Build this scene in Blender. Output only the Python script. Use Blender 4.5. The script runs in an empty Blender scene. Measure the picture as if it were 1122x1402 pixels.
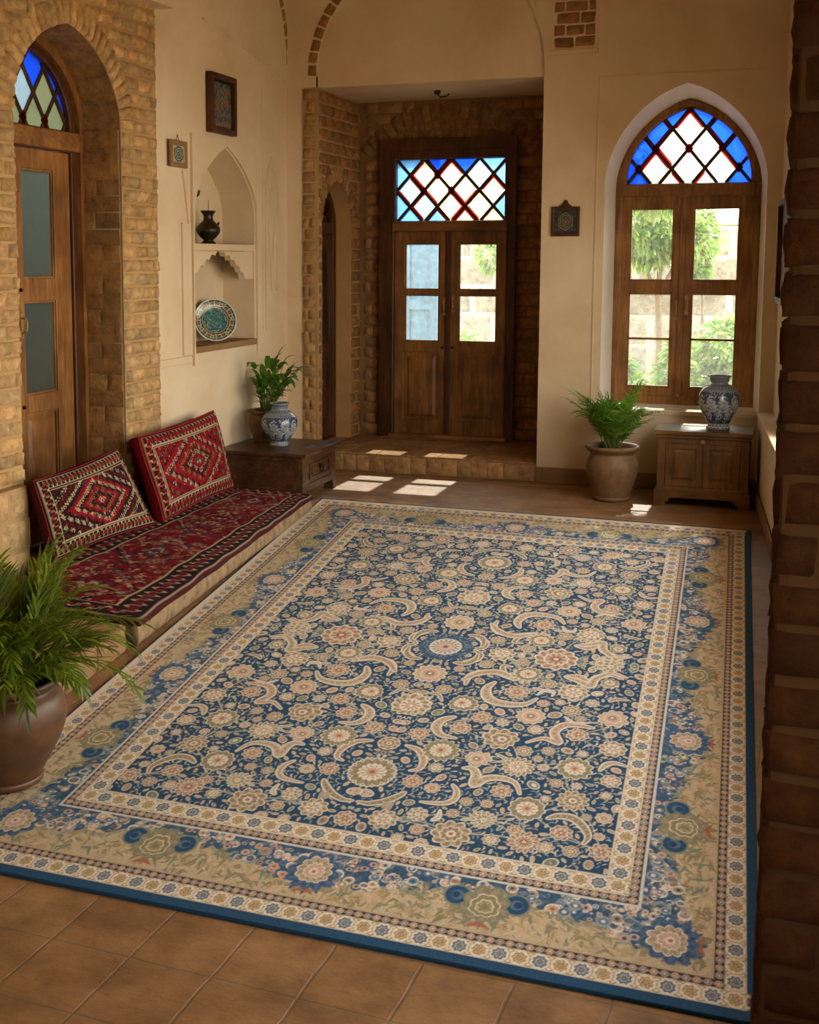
import bpy, bmesh, math, random
import numpy as np
from mathutils import Vector, Matrix
from mathutils.geometry import tessellate_polygon

random.seed(7)
rng = np.random.default_rng(11)
scene = bpy.context.scene
COL = scene.collection
PI = math.pi

# ------------------------------------------------------------------ helpers
def lin(c):
    return tuple((x / 12.92 if x <= 0.04045 else ((x + 0.055) / 1.055) ** 2.4) for x in [v / 255.0 for v in c])

def lin4(c):
    return lin(c) + (1.0,)

def empty(name, loc, rotz=0.0):
    o = bpy.data.objects.new(name, None)
    o.empty_display_size = 0.1
    o.location = loc
    o.rotation_euler = (0, 0, rotz)
    COL.objects.link(o)
    return o

def tag(o, label, cat, group=None):
    o['label'] = label
    o['category'] = cat
    if group:
        o['group'] = group
    return o

def thing(name, label, cat, loc, rotz=0.0, group=None):
    return tag(empty(name, loc, rotz), label, cat, group)

def structure(o):
    o['kind'] = 'structure'
    return o

class MB:
    """collects faces, then links them as ONE mesh object"""
    def __init__(s):
        s.v = []; s.f = []; s.mi = []; s.c = []; s.sm = []
        s.curc = (1, 1, 1); s.curm = 0; s.cursm = False
    def vert(s, p, c=None):
        s.v.append((float(p[0]), float(p[1]), float(p[2])))
        s.c.append(c or s.curc)
        return len(s.v) - 1
    def face(s, idx):
        s.f.append(tuple(idx)); s.mi.append(s.curm); s.sm.append(s.cursm)
    def poly(s, pts):
        s.face([s.vert(p) for p in pts])
    def box(s, lo, hi, F=None, ch=0.0):
        (a, b, c), (d, e, f) = lo, hi
        F = F or (lambda p: p)
        if ch > 0:
            ch = min(ch, (d - a) * .45, (e - b) * .45, (f - c) * .45)
            bm = bmesh.new()
            bmesh.ops.create_cube(bm, size=1.0)
            for v in bm.verts:
                v.co = Vector((a + (v.co.x + .5) * (d - a), b + (v.co.y + .5) * (e - b), c + (v.co.z + .5) * (f - c)))
            bmesh.ops.bevel(bm, geom=bm.edges[:] , offset=ch, segments=2, profile=0.6, affect='EDGES')
            k = {v: s.vert(F(v.co)) for v in bm.verts}
            for fc in bm.faces:
                s.face([k[v] for v in fc.verts])
            bm.free()
            return
        P = [(a, b, c), (d, b, c), (d, e, c), (a, e, c), (a, b, f), (d, b, f), (d, e, f), (a, e, f)]
        i = [s.vert(F(p)) for p in P]
        for q in ((0, 3, 2, 1), (4, 5, 6, 7), (0, 1, 5, 4), (1, 2, 6, 5), (2, 3, 7, 6), (3, 0, 4, 7)):
            s.face([i[k] for k in q])
    def plate(s, outer, holes, n0, n1, F):
        """2D outline with holes, extruded from n0 to n1 along the frame's normal"""
        loops = [outer] + list(holes)
        tri = tessellate_polygon([[Vector((p[0], p[1], 0)) for p in l] for l in loops])
        flat = [p for l in loops for p in l]
        A = [s.vert(F((p[0], p[1], n1))) for p in flat]
        B = [s.vert(F((p[0], p[1], n0))) for p in flat]
        for t in tri:
            a, b, c = [flat[k] for k in t]
            ar = (b[0] - a[0]) * (c[1] - a[1]) - (c[0] - a[0]) * (b[1] - a[1])
            if abs(ar) < 1e-12:
                continue
            t = t if ar > 0 else (t[0], t[2], t[1])
            s.face([A[k] for k in t])
            s.face([B[k] for k in (t[0], t[2], t[1])])
        st = 0
        for li, l in enumerate(loops):
            n = len(l)
            ar = sum(l[k][0] * l[(k + 1) % n][1] - l[(k + 1) % n][0] * l[k][1] for k in range(n))
            fl = (ar > 0) == (li == 0)
            for k in range(n):
                a, b = st + k, st + (k + 1) % n
                q = (B[a], B[b], A[b], A[a])
                s.face(q if fl else q[::-1])
            st += n
    def tube(s, pts, rad, n=8, cap=True):
        pts = [Vector(p) for p in pts]
        if not isinstance(rad, (list, tuple)):
            rad = [rad] * len(pts)
        rings = []
        up = Vector((0.13, 0.31, 0.94)).normalized()
        for k, p in enumerate(pts):
            t = (pts[min(k + 1, len(pts) - 1)] - pts[max(k - 1, 0)])
            if t.length < 1e-9:
                t = Vector((0, 0, 1))
            t.normalize()
            a = t.cross(up)
            if a.length < 1e-3:
                a = t.cross(Vector((1, 0, 0)))
            a.normalize(); b = t.cross(a)
            rings.append([s.vert(p + a * (rad[k] * math.cos(2 * PI * j / n)) + b * (rad[k] * math.sin(2 * PI * j / n))) for j in range(n)])
        for k in range(len(pts) - 1):
            for j in range(n):
                s.face((rings[k][j], rings[k][(j + 1) % n], rings[k + 1][(j + 1) % n], rings[k + 1][j]))
        if cap:
            s.face(rings[0][::-1]); s.face(rings[-1])
    def lathe(s, prof, n=48, c=(0, 0, 0), colf=None, wob=0.0):
        rings = []
        for k, (r, z) in enumerate(prof):
            ring = []
            for j in range(n):
                a = 2 * PI * j / n
                rr = r * (1 + wob * (math.sin(3 * a + z * 9) * .6 + math.sin(7 * a - z * 23) * .4))
                p = (c[0] + rr * math.cos(a), c[1] + rr * math.sin(a), c[2] + z)
                ring.append(s.vert(p, colf(j / n, k / (len(prof) - 1), r, z) if colf else None))
            rings.append(ring)
        for k in range(len(prof) - 1):
            for j in range(n):
                s.face((rings[k][j], rings[k][(j + 1) % n], rings[k + 1][(j + 1) % n], rings[k + 1][j]))
        if prof[0][0] > 1e-4:
            s.face(rings[0][::-1])
        if prof[-1][0] > 1e-4:
            s.face(rings[-1])
    def build(s, name, mats, parent=None, smooth=None):
        me = bpy.data.meshes.new(name)
        me.from_pydata(s.v, [], s.f)
        if not isinstance(mats, (list, tuple)):
            mats = [mats]
        for m in mats:
            me.materials.append(m)
        me.polygons.foreach_set('material_index', s.mi)
        sm = s.sm if smooth is None else [smooth] * len(s.f)
        me.polygons.foreach_set('use_smooth', sm)
        at = me.color_attributes.new('Col', 'FLOAT_COLOR', 'POINT')
        arr = np.ones((len(s.v), 4), np.float32)
        arr[:, :3] = np.array(s.c, np.float32).reshape(-1, 3)
        at.data.foreach_set('color', arr.ravel())
        me.update()
        o = bpy.data.objects.new(name, me)
        COL.objects.link(o)
        if parent is not None:
            o.parent = parent
        return o

def frame(o, u, v):
    o, u, v = Vector(o), Vector(u), Vector(v)
    n = u.cross(v)
    return lambda p: o + u * p[0] + v * p[1] + n * (p[2] if len(p) > 2 else 0)

def smooth_angle(o, deg=40):
    """smooth shading with the sharp edges kept"""
    me = o.data
    bm = bmesh.new(); bm.from_mesh(me)
    for f in bm.faces:
        f.smooth = True
    for e in bm.edges:
        e.smooth = not (len(e.link_faces) == 2 and e.calc_face_angle(0) > math.radians(deg))
    bm.to_mesh(me); bm.free()
    return o

def bevel(o, w=0.004, seg=2):
    m = o.modifiers.new('edge', 'BEVEL'); m.width = w; m.segments = seg; m.limit_method = 'ANGLE'; m.angle_limit = math.radians(40)
    return o

def pointed(u0, u1, vs, va, k=.15, n=16):
    """arch curve from the right springing over the apex to the left springing"""
    c, hw, h = (u0 + u1) / 2, (u1 - u0) / 2, va - vs
    R = [(c + hw * math.cos(t), vs + h * ((1 - k) * math.sin(t) + k * (1 - math.cos(t)))) for t in [PI / 2 * i / n for i in range(n + 1)]]
    return R + [(2 * c - x, y) for x, y in R[-2::-1]]

def arch_outline(u0, u1, vb, vs, va, k=.15, n=16):
    return [(u0, vb), (u1, vb)] + pointed(u0, u1, vs, va, k, n)

def rect(u0, v0, u1, v1):
    return [(u0, v0), (u1, v0), (u1, v1), (u0, v1)]

def homography(src, dst):
    A, b = [], []
    for (x, y), (u, v) in zip(src, dst):
        A.append([x, y, 1, 0, 0, 0, -u * x, -u * y]); b.append(u)
        A.append([0, 0, 0, x, y, 1, -v * x, -v * y]); b.append(v)
    return np.append(np.linalg.solve(np.array(A, float), np.array(b, float)), 1).reshape(3, 3)

# ------------------------------------------------------------------ materials
def new_mat(name):
    m = bpy.data.materials.new(name); m.use_nodes = True
    nt = m.node_tree
    for n in list(nt.nodes):
        nt.nodes.remove(n)
    out = nt.nodes.new('ShaderNodeOutputMaterial')
    b = nt.nodes.new('ShaderNodeBsdfPrincipled')
    nt.links.new(b.outputs[0], out.inputs[0])
    return m, nt, b, out

def node(nt, t, **kw):
    n = nt.nodes.new(t)
    for k, v in kw.items():
        if k in n.inputs.keys():
            n.inputs[k].default_value = v
        else:
            setattr(n, k, v)
    return n

def coords(nt, scale=(1, 1, 1), rot=(0, 0, 0)):
    tc = nt.nodes.new('ShaderNodeTexCoord'); mp = nt.nodes.new('ShaderNodeMapping')
    mp.inputs['Scale'].default_value = scale; mp.inputs['Rotation'].default_value = rot
    nt.links.new(tc.outputs['Object'], mp.inputs['Vector'])
    return mp.outputs[0]

def ramp(nt, fac, stops):
    r = nt.nodes.new('ShaderNodeValToRGB')
    e = r.color_ramp.elements
    while len(e) < len(stops):
        e.new(0.5)
    for k, (p, c) in enumerate(stops):
        e[k].position = p; e[k].color = lin4(c)
    nt.links.new(fac, r.inputs[0])
    return r.outputs[0]

def mixc(nt, a, b, fac, mode='MIX'):
    m = nt.nodes.new('ShaderNodeMix'); m.data_type = 'RGBA'; m.blend_type = mode
    for sock, val in ((m.inputs[6], a), (m.inputs[7], b), (m.inputs[0], fac)):
        if hasattr(val, 'is_linked'):
            nt.links.new(val, sock)
        else:
            sock.default_value = val
    return m.outputs[2]

def bump(nt, b, h, strength=.3, dist=.01):
    n = nt.nodes.new('ShaderNodeBump'); n.inputs['Strength'].default_value = strength; n.inputs['Distance'].default_value = dist
    nt.links.new(h, n.inputs['Height']); nt.links.new(n.outputs[0], b.inputs['Normal'])

def noise(nt, vec, scale, detail=5, rough=.55, dist=0.0):
    n = nt.nodes.new('ShaderNodeTexNoise')
    n.inputs['Scale'].default_value = scale; n.inputs['Detail'].default_value = detail
    n.inputs['Roughness'].default_value = rough; n.inputs['Distortion'].default_value = dist
    nt.links.new(vec, n.inputs['Vector'])
    return n.outputs['Fac']

def m_plaster(name, a, b, c):
    m, nt, bs, _ = new_mat(name)
    v = coords(nt)
    f = noise(nt, v, 1.3, 6, .6, .4)
    col = ramp(nt, f, [(.3, a), (.5, b), (.72, c)])
    f2 = noise(nt, v, 34, 4)
    col = mixc(nt, col, lin4((168, 140, 102)), ramp(nt, noise(nt, v, 3.7, 8, .7), [(.66, (0, 0, 0)), (.8, (70, 70, 70))]))
    nt.links.new(col, bs.inputs['Base Color']); bs.inputs['Roughness'].default_value = .85
    bs.inputs['Specular IOR Level'].default_value = .2
    ad = nt.nodes.new('ShaderNodeMath'); ad.operation = 'MULTIPLY_ADD'; ad.inputs[1].default_value = .25
    nt.links.new(f2, ad.inputs[0]); nt.links.new(noise(nt, v, 5, 4), ad.inputs[2])
    bump(nt, bs, ad.outputs[0], .35, .012)
    return m

def m_vcol(name, rough=.8, spec=.3, bscale=60, bstr=.4, bdist=.004, tint=None, var=.25, nscale=25):
    m, nt, bs, _ = new_mat(name)
    at = nt.nodes.new('ShaderNodeVertexColor'); at.layer_name = 'Col'
    v = coords(nt)
    n = noise(nt, v, nscale, 6, .65)
    col = at.outputs[0]
    if tint:
        col = mixc(nt, lin4(tint), col, 1.0, 'MULTIPLY')
    if var > 0:
        k = int(255 * (1 - var))
        col = mixc(nt, col, ramp(nt, n, [(.25, (k, k, k)), (.75, (255, 255, 255))]), 1.0, 'MULTIPLY')
    nt.links.new(col, bs.inputs['Base Color'])
    bs.inputs['Roughness'].default_value = rough; bs.inputs['Specular IOR Level'].default_value = spec
    if bstr > 0:
        bump(nt, bs, noise(nt, v, bscale, 5, .6), bstr, bdist)
    return m

def m_wood(name, a, b, c, axis=2, rough=.45, scale=1.0):
    m, nt, bs, _ = new_mat(name)
    sc = [11 * scale] * 3; sc[axis] = 1.1 * scale
    v = coords(nt, tuple(sc))
    f = noise(nt, v, 2.2, 7, .62, 1.2)
    col = ramp(nt, f, [(.28, a), (.5, b), (.74, c)])
    v2 = coords(nt, (1, 1, 1))
    col = mixc(nt, col, ramp(nt, noise(nt, v2, 2.4, 4), [(.3, (150, 140, 130)), (.7, (255, 255, 255))]), 1.0, 'MULTIPLY')
    nt.links.new(col, bs.inputs['Base Color'])
    bs.inputs['Roughness'].default_value = rough; bs.inputs['Specular IOR Level'].default_value = .35
    sc2 = [90 * scale] * 3; sc2[axis] = 5
    bump(nt, bs, noise(nt, coords(nt, tuple(sc2)), 1.0, 3), .25, .003)
    return m

def m_plain(name, c, rough=.6, metal=0.0, spec=.4, nz=0.0):
    m, nt, bs, _ = new_mat(name)
    v = coords(nt)
    k = lambda s: tuple(max(0, min(255, x * s)) for x in c)
    col = ramp(nt, noise(nt, v, 18, 5, .6), [(.3, k(1 - .18 - nz)), (.7, k(1.06 + nz))])
    nt.links.new(col, bs.inputs['Base Color'])
    bs.inputs['Roughness'].default_value = rough; bs.inputs['Metallic'].default_value = metal
    bs.inputs['Specular IOR Level'].default_value = spec
    bump(nt, bs, noise(nt, v, 70, 4), .12, .003)
    return m

def m_glass(name, tint, through=1.0, milky=0.0):
    """thin pane: see-through colour, a little scatter for old or stained glass, a glossy surface"""
    m = bpy.data.materials.new(name); m.use_nodes = True
    nt = m.node_tree
    for n in list(nt.nodes):
        nt.nodes.remove(n)
    out = nt.nodes.new('ShaderNodeOutputMaterial')
    tr = nt.nodes.new('ShaderNodeBsdfTransparent')
    tl = nt.nodes.new('ShaderNodeBsdfTranslucent')
    gl = nt.nodes.new('ShaderNodeBsdfGlossy'); gl.inputs['Roughness'].default_value = .03
    c = lin4(tint)
    v = coords(nt)
    col = mixc(nt, tuple(x * .82 for x in c[:3]) + (1,), c, noise(nt, v, 9, 4))
    nt.links.new(col, tr.inputs[0]); nt.links.new(col, tl.inputs[0])
    mx = nt.nodes.new('ShaderNodeMixShader'); mx.inputs[0].default_value = milky
    nt.links.new(tr.outputs[0], mx.inputs[1]); nt.links.new(tl.outputs[0], mx.inputs[2])
    fr = nt.nodes.new('ShaderNodeFresnel'); fr.inputs[0].default_value = 1.35
    mx2 = nt.nodes.new('ShaderNodeMixShader')
    nt.links.new(fr.outputs[0], mx2.inputs[0]); nt.links.new(mx.outputs[0], mx2.inputs[1]); nt.links.new(gl.outputs[0], mx2.inputs[2])
    nt.links.new(mx2.outputs[0], out.inputs[0])
    return m

def m_leaf(name, a, b, trans=.35):
    m, nt, bs, out = new_mat(name)
    at = nt.nodes.new('ShaderNodeVertexColor'); at.layer_name = 'Col'
    v = coords(nt)
    col = ramp(nt, noise(nt, v, 7, 4), [(.3, a), (.7, b)])
    col = mixc(nt, col, at.outputs[0], 1.0, 'MULTIPLY')
    nt.links.new(col, bs.inputs['Base Color']); bs.inputs['Roughness'].default_value = .42
    tl = nt.nodes.new('ShaderNodeBsdfTranslucent'); nt.links.new(col, tl.inputs[0])
    mx = nt.nodes.new('ShaderNodeMixShader'); mx.inputs[0].default_value = trans
    nt.links.new(bs.outputs[0], mx.inputs[1]); nt.links.new(tl.outputs[0], mx.inputs[2])
    nt.links.new(mx.outputs[0], out.inputs[0])
    return m

M = {}
M['plaster'] = m_plaster('aged cream plaster', (196, 172, 136), (208, 187, 154), (218, 200, 170))
M['plaster_white'] = m_plaster('white reveal plaster', (226, 216, 198), (234, 226, 212), (240, 234, 224))
M['stone'] = m_plaster('worn base stone', (122, 92, 60), (138, 106, 71), (154, 122, 86))
M['brick'] = m_vcol('tan brick', .9, .15, 38, .75, .012, None, .38, 16)
M['mortar'] = m_plaster('brick mortar', (150, 118, 78), (165, 134, 92), (178, 148, 106))
M['mortar_pillar'] = m_plaster('shade-dark mortar', (70, 46, 26), (82, 56, 32), (92, 64, 38))  # pillar mortar darkened in its colour to stand in for shade
M['mortar_dark'] = m_plaster('dark brown mortar', (112, 80, 48), (124, 92, 56), (138, 104, 66))  # darker brown mortar for the porch recess
M['jamb'] = m_plaster('rendered brick jamb', (158, 118, 70), (172, 132, 84), (186, 148, 100))
M['wood'] = m_wood('brown door timber', (108, 68, 31), (148, 100, 50), (176, 128, 72))
M['wood_dark'] = m_wood('dark door timber', (60, 32, 13), (88, 50, 21), (112, 66, 30))
M['wood_window'] = m_wood('lightened window timber', (126, 82, 40), (166, 116, 62), (192, 144, 88))  # door timber in a lighter colour, to make the backlit window look lit
M['wood_h'] = m_wood('brown timber across', (108, 68, 31), (148, 100, 50), (176, 128, 72), 0)
M['chest'] = m_wood('chest timber', (92, 60, 26), (126, 87, 40), (152, 110, 58), 0)
M['chest_v'] = m_wood('chest timber upright', (92, 60, 26), (124, 85, 39), (150, 108, 56), 2)
M['table'] = m_wood('dark table timber', (58, 36, 20), (84, 54, 32), (108, 76, 48), 1, .38)
M['muntin'] = m_wood('lattice timber', (52, 30, 14), (76, 46, 22), (92, 58, 30))
M['iron'] = m_plain('dark iron', (46, 38, 30), .5, .7)
M['brass'] = m_plain('aged brass', (176, 140, 88), .35, .6)
M['bronze'] = m_plain('patinated bronze', (66, 58, 44), .38, .65)
M['terracotta'] = m_plain('weathered terracotta', (116, 86, 55), .6, 0, .35, .0)
M['terracotta_dark'] = m_plain('brown glazed earthenware', (92, 62, 37), .45, 0, .4, .02)
M['soil'] = m_plain('dark soil', (38, 26, 18), .95, 0, .1, .25)
M['glass'] = m_glass('clear pane', (244, 248, 246), 1, .03)
M['glass_hazy'] = m_glass('hazy pane', (222, 230, 226), 1, .3)
M['g_white'] = m_glass('pale stained glass', (236, 238, 232), 1, .55)
M['g_cream'] = m_glass('cream stained glass', (234, 222, 198), 1, .6)
M['g_sky'] = m_glass('sky blue stained glass', (160, 200, 238), 1, .5)
M['g_pale'] = m_glass('pale blue stained glass', (190, 208, 220), 1, .55)
M['g_blue'] = m_glass('cobalt stained glass', (84, 138, 246), 1, .5)
M['g_red'] = m_glass('ruby stained glass', (236, 84, 90), 1, .5)
M['g_green'] = m_glass('green stained glass', (172, 178, 156), 1, .6)
M['ceramic'] = m_vcol('painted ceramic', .18, .5, 40, .08, .003, None, .12, 30)
M['textile'] = m_vcol('woven wool', .95, .08, 420, .5, .003, None, .25, 160)
M['rug'] = m_vcol('rug pile', .95, .08, 520, .45, .003, None, .22, 240)
M['carved'] = m_vcol('carved painted wood', .6, .3, 90, .4, .004, None, .3, 50)
M['canvas'] = m_plain('natural cotton ticking', (138, 115, 86), .95, 0, .1, .05)
M['palm'] = m_leaf('palm leaf', (84, 120, 38), (124, 156, 58), .45)
M['fern'] = m_leaf('fern leaf', (70, 94, 22), (126, 138, 42), .45)
M['strap'] = m_leaf('broad leaf', (62, 108, 34), (104, 146, 56), .45)
M['stem'] = m_plain('green stem', (92, 104, 44), .6)
M['outleaf'] = m_leaf('garden leaf', (138, 160, 88), (182, 198, 122), .5)
M['bark'] = m_plain('bark', (132, 112, 92), .9)
M['outwall'] = m_plaster('sunlit garden masonry', (172, 162, 148), (184, 174, 160), (194, 184, 172))
M['outground'] = m_plaster('garden ground', (170, 150, 122), (182, 162, 134), (194, 176, 148))
M['bluepaint'] = m_plain('pale blue paint', (104, 150, 186), .6)
M['curtain'] = m_leaf('grey blue curtain', (198, 208, 202), (212, 220, 214), .6)
M['cord'] = m_plain('cord', (96, 82, 60), .8)

def m_floor():
    m, nt, bs, _ = new_mat('clay floor tiles')
    v = coords(nt, (1, 1, 1), (0, 0, math.radians(1.8)))
    bt = nt.nodes.new('ShaderNodeTexBrick')
    bt.offset = 0.0; bt.squash = 1.0
    bt.inputs['Scale'].default_value = 1.0
    bt.inputs['Brick Width'].default_value = .232; bt.inputs['Row Height'].default_value = .256
    bt.inputs['Mortar Size'].default_value = .0045; bt.inputs['Mortar Smooth'].default_value = .4
    bt.inputs['Color1'].default_value = lin4((158, 118, 76)); bt.inputs['Color2'].default_value = lin4((146, 106, 68))
    bt.inputs['Mortar'].default_value = lin4((136, 108, 78))
    wob = nt.nodes.new('ShaderNodeVectorMath'); wob.operation = 'MULTIPLY_ADD'
    nn = nt.nodes.new('ShaderNodeTexNoise'); nn.inputs['Scale'].default_value = 7
    nt.links.new(v, nn.inputs['Vector'])
    wob.inputs[1].default_value = (.012, .012, 0)
    nt.links.new(nn.outputs['Color'], wob.inputs[0])
    of = nt.nodes.new('ShaderNodeVectorMath'); of.operation = 'ADD'; of.inputs[1].default_value = (-.038, -.018, 0)
    nt.links.new(v, of.inputs[0]); nt.links.new(of.outputs[0], wob.inputs[2])
    nt.links.new(wob.outputs[0], bt.inputs['Vector'])
    col = mixc(nt, bt.outputs['Color'], ramp(nt, noise(nt, v, 6, 7, .65), [(.3, (176, 170, 160)), (.7, (255, 255, 255))]), 1.0, 'MULTIPLY')
    nt.links.new(col, bs.inputs['Base Color'])
    bs.inputs['Roughness'].default_value = .5; bs.inputs['Specular IOR Level'].default_value = .35
    sub = nt.nodes.new('ShaderNodeMath'); sub.operation = 'MULTIPLY_ADD'; sub.inputs[1].default_value = -.8
    nt.links.new(bt.outputs['Fac'], sub.inputs[0]); nt.links.new(noise(nt, v, 22, 6, .65), sub.inputs[2])
    bump(nt, bs, sub.outputs[0], .5, .01)
    return m
M['floor'] = m_floor()

# ------------------------------------------------------------------ masonry
TAN = (206, 168, 116)
def brick_col(base=TAN, var=.08):
    k = 1 + random.uniform(-var, var); w = random.uniform(-.03, .03)
    return tuple(max(0., x) for x in lin((min(255, base[0] * k * (1 + w)), min(255, base[1] * k), min(255, base[2] * k * (1 - w)))))

def pillow_brick(mb, c4, h, F, n=5, base=TAN, rough=.4):
    """one hand-made brick: a puffed, chipped quad standing h proud of the mortar"""
    mb.curc = brick_col(base); mb.cursm = True
    j = lambda: random.uniform(-.0045, .0045)
    c4 = [(x + j(), y + j()) for x, y in c4]
    tilt = (random.uniform(-.3, .3), random.uniform(-.3, .3))
    ids = []
    T = [0, .07, .2, .5, .8, .93, 1] if n >= 7 else [0, .1, .5, .9, 1]
    n = len(T)
    for a in range(n):
        row = []
        for b in range(n):
            s, t = T[b], T[a]
            x = (c4[0][0] * (1 - s) + c4[1][0] * s) * (1 - t) + (c4[3][0] * (1 - s) + c4[2][0] * s) * t
            y = (c4[0][1] * (1 - s) + c4[1][1] * s) * (1 - t) + (c4[3][1] * (1 - s) + c4[2][1] * s) * t
            edge = min(a, b, n - 1 - a, n - 1 - b)
            z = [-.012, .78, 1, 1][min(edge, 3)] * h
            if edge > 0:
                z += h * rough * random.uniform(-.45, .45) + h * .3 * (tilt[0] * (s - .5) + tilt[1] * (t - .5))
                x += random.uniform(-.002, .002); y += random.uniform(-.002, .002)
            row.append(mb.vert(F((x, y, z))))
        ids.append(row)
    for a in range(n - 1):
        for b in range(n - 1):
            mb.face((ids[a][b], ids[a][b + 1], ids[a + 1][b + 1], ids[a + 1][b]))
    mb.cursm = False

def brick_field(mb, v0, v1, spans, F, bw=.2, bh=.085, gap=.011, h=.012, base=TAN, rough=.4):
    """spans(v) gives the free intervals of a course at height v"""
    nrow = max(1, round((v1 - v0) / bh)); rh = (v1 - v0) / nrow
    for r in range(nrow):
        a, b = v0 + r * rh + gap / 2, v0 + (r + 1) * rh - gap / 2
        for (s, e) in spans((a + b) / 2):
            if e - s < .03:
                continue
            x = s - (bw * .5 if r % 2 else 0) + random.uniform(-.02, .02)
            while x < e:
                w = bw * random.uniform(.85, 1.12)
                l, rr = max(s, x) + gap / 2, min(e, x + w) - gap / 2
                if e - (x + w) < .05:
                    rr = e - gap / 2; w = e - x + .01
                if rr - l > .03:
                    pillow_brick(mb, [(l, a), (rr, a), (rr, b), (l, b)], h, F, base=base, rough=rough)
                x += w

def arch_ring(mb, curve, width, F, h=.02, step=.075, base=TAN, rough=.3, gap=.008):
    """voussoirs following an arch curve (ordered), standing outward by width"""
    P = [Vector((x, y)) for x, y in curve]
    L = [0]
    for a, b in zip(P, P[1:]):
        L.append(L[-1] + (b - a).length)
    def at(s):
        for k in range(len(P) - 1):
            if s <= L[k + 1] or k == len(P) - 2:
                t = (s - L[k]) / max(1e-9, L[k + 1] - L[k])
                p = P[k].lerp(P[k + 1], t); d = (P[k + 1] - P[k]).normalized()
                return p, Vector((d.y, -d.x))
    n = max(1, round(L[-1] / step)); st = L[-1] / n
    for k in range(n):
        p, q = at(k * st + gap / 2), at((k + 1) * st - gap / 2)
        c4 = [p[0], p[0] + p[1] * width, q[0] + q[1] * width, q[0]]
        pillow_brick(mb, [(c.x, c.y) for c in c4], h, F, base=base, rough=rough)
SKY, SUN, EXPO = 4.8, 6.0, 1.2
# ------------------------------------------------------------------ the room
XL, YB, YR = -3.99, 9.76, 10.86
def FB(Y): return frame((0, Y, 0), (1, 0, 0), (0, 0, 1))      # faces the camera
def FL(X): return frame((X, 0, 0), (0, 1, 0), (0, 0, 1))      # faces +X
ru = Vector((.0804, -1, 0)).normalized()
def FRT(off): return frame((-.232 + off, YB, 0), ru, (0, 0, 1))  # right wall, faces -X

# floor
mb = MB(); mb.box((-4.6, -1.3, -.12), (1.6, 10.2, 0))
structure(mb.build('floor', M['floor']))

# ceiling
mb = MB(); mb.box((-4.6, -1.3, 4.4), (1.6, 10.0, 4.55))
structure(mb.build('ceiling', M['plaster']))

# back wall: the opening of the porch runs up into a blind arch
WIN_OUT = arch_outline(-1.392, -.228, .60, 2.30, 3.035, .2, 20)
WIN_IN = arch_outline(-1.335, -.282, .635, 2.29, 2.945, .2, 20)
porch = [(-3.73, 0), (-1.87, 0), (-1.87, 3.22)] + [(-2.80 + .93 * math.cos(t), 3.22 + .92 * math.sin(t)) for t in [PI * k / 28 for k in range(1, 28)]] + [(-3.73, 3.22)]
mb = MB(); mb.plate([(-4.6, 0), (-3.73, 0)] + [(-3.73, 3.22)] + [(-2.80 + .93 * math.cos(t), 3.22 + .92 * math.sin(t)) for t in [PI - PI * k / 28 for k in range(1, 28)]] + [(-1.87, 3.22), (-1.87, 0), (1.6, 0), (1.6, 4.4), (-4.6, 4.4)], [WIN_OUT], -.1, 0, FB(YB))
wall_back = structure(mb.build('wall_back', M['plaster']))
mb = MB(); mb.plate(rect(-3.8, 3.137, -1.8, 4.3), [], -.2, -.035, FB(YB))
structure(mb.build('wall_tympanum', M['plaster']))
# slim raised border of the panel round the window
mb = MB()
for a, b in (((-1.462, .62), (-1.448, 3.10)), ((-1.462, 3.10), (-.19, 3.114))):
    mb.box((a[0], a[1], -.004), (b[0], b[1], .008), FB(YB), .003)
mb.build('panel_moulding', M['plaster'], wall_back)
# brickwork of the blind arch, its springing and the porch corner
mb = MB()
arcL = [(-2.80 + .93 * math.cos(t), 3.22 + .92 * math.sin(t)) for t in [PI * .5 + PI * .5 * k / 20 for k in range(0, 21)]]
arch_ring(mb, arcL, .075, FB(YB), .012, .10, (172, 126, 74), .35, .016)
brick_field(mb, .02, 3.13, lambda v: [(-3.848, -3.732)], FB(YB - .005), .12, .095, .012, .016, (188, 148, 98), .5)
mb.build('arch_brickwork', M['brick'], wall_back)
mb = MB(); mb.box((-3.85, 0, -.005), (-3.73, 3.135, .006), FB(YB)); mb.build('corner_mortar', M['mortar'], wall_back)
mb = MB(); brick_field(mb, 3.33, 4.38, lambda v: [(-1.80, -1.485)], FB(YB - .012), .16, .085, .013, .014, (172, 126, 76), .45)
o = mb.build('rib_brickwork', M['brick'], wall_back)
mb = MB(); mb.box((-1.815, 3.29, -.005), (-1.47, 4.39, .012), FB(YB)); mb.box((-1.825, 3.285, -.004), (-1.462, 3.318, .03), FB(YB), .004)
mb.build('rib_plaster', M['plaster'], wall_back)
# corner arch of the vault at the right end of the wall
mb = MB()
for k in range(7):
    t0, t1 = PI * .0 + k * .2, k * .2 + .2
    mb.plate([(-.16 - .5 * (1 - math.cos(t0)) * .5, 3.35 + .55 * math.sin(t0)), (-.11, 3.35 + .55 * math.sin(t0)), (-.11, 3.35 + .55 * math.sin(t1)), (-.16 - .5 * (1 - math.cos(t1)) * .5, 3.35 + .55 * math.sin(t1))], [], -.01, .07, FB(YB))
mb.build('corner_springer', M['plaster'], wall_back)

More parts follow.
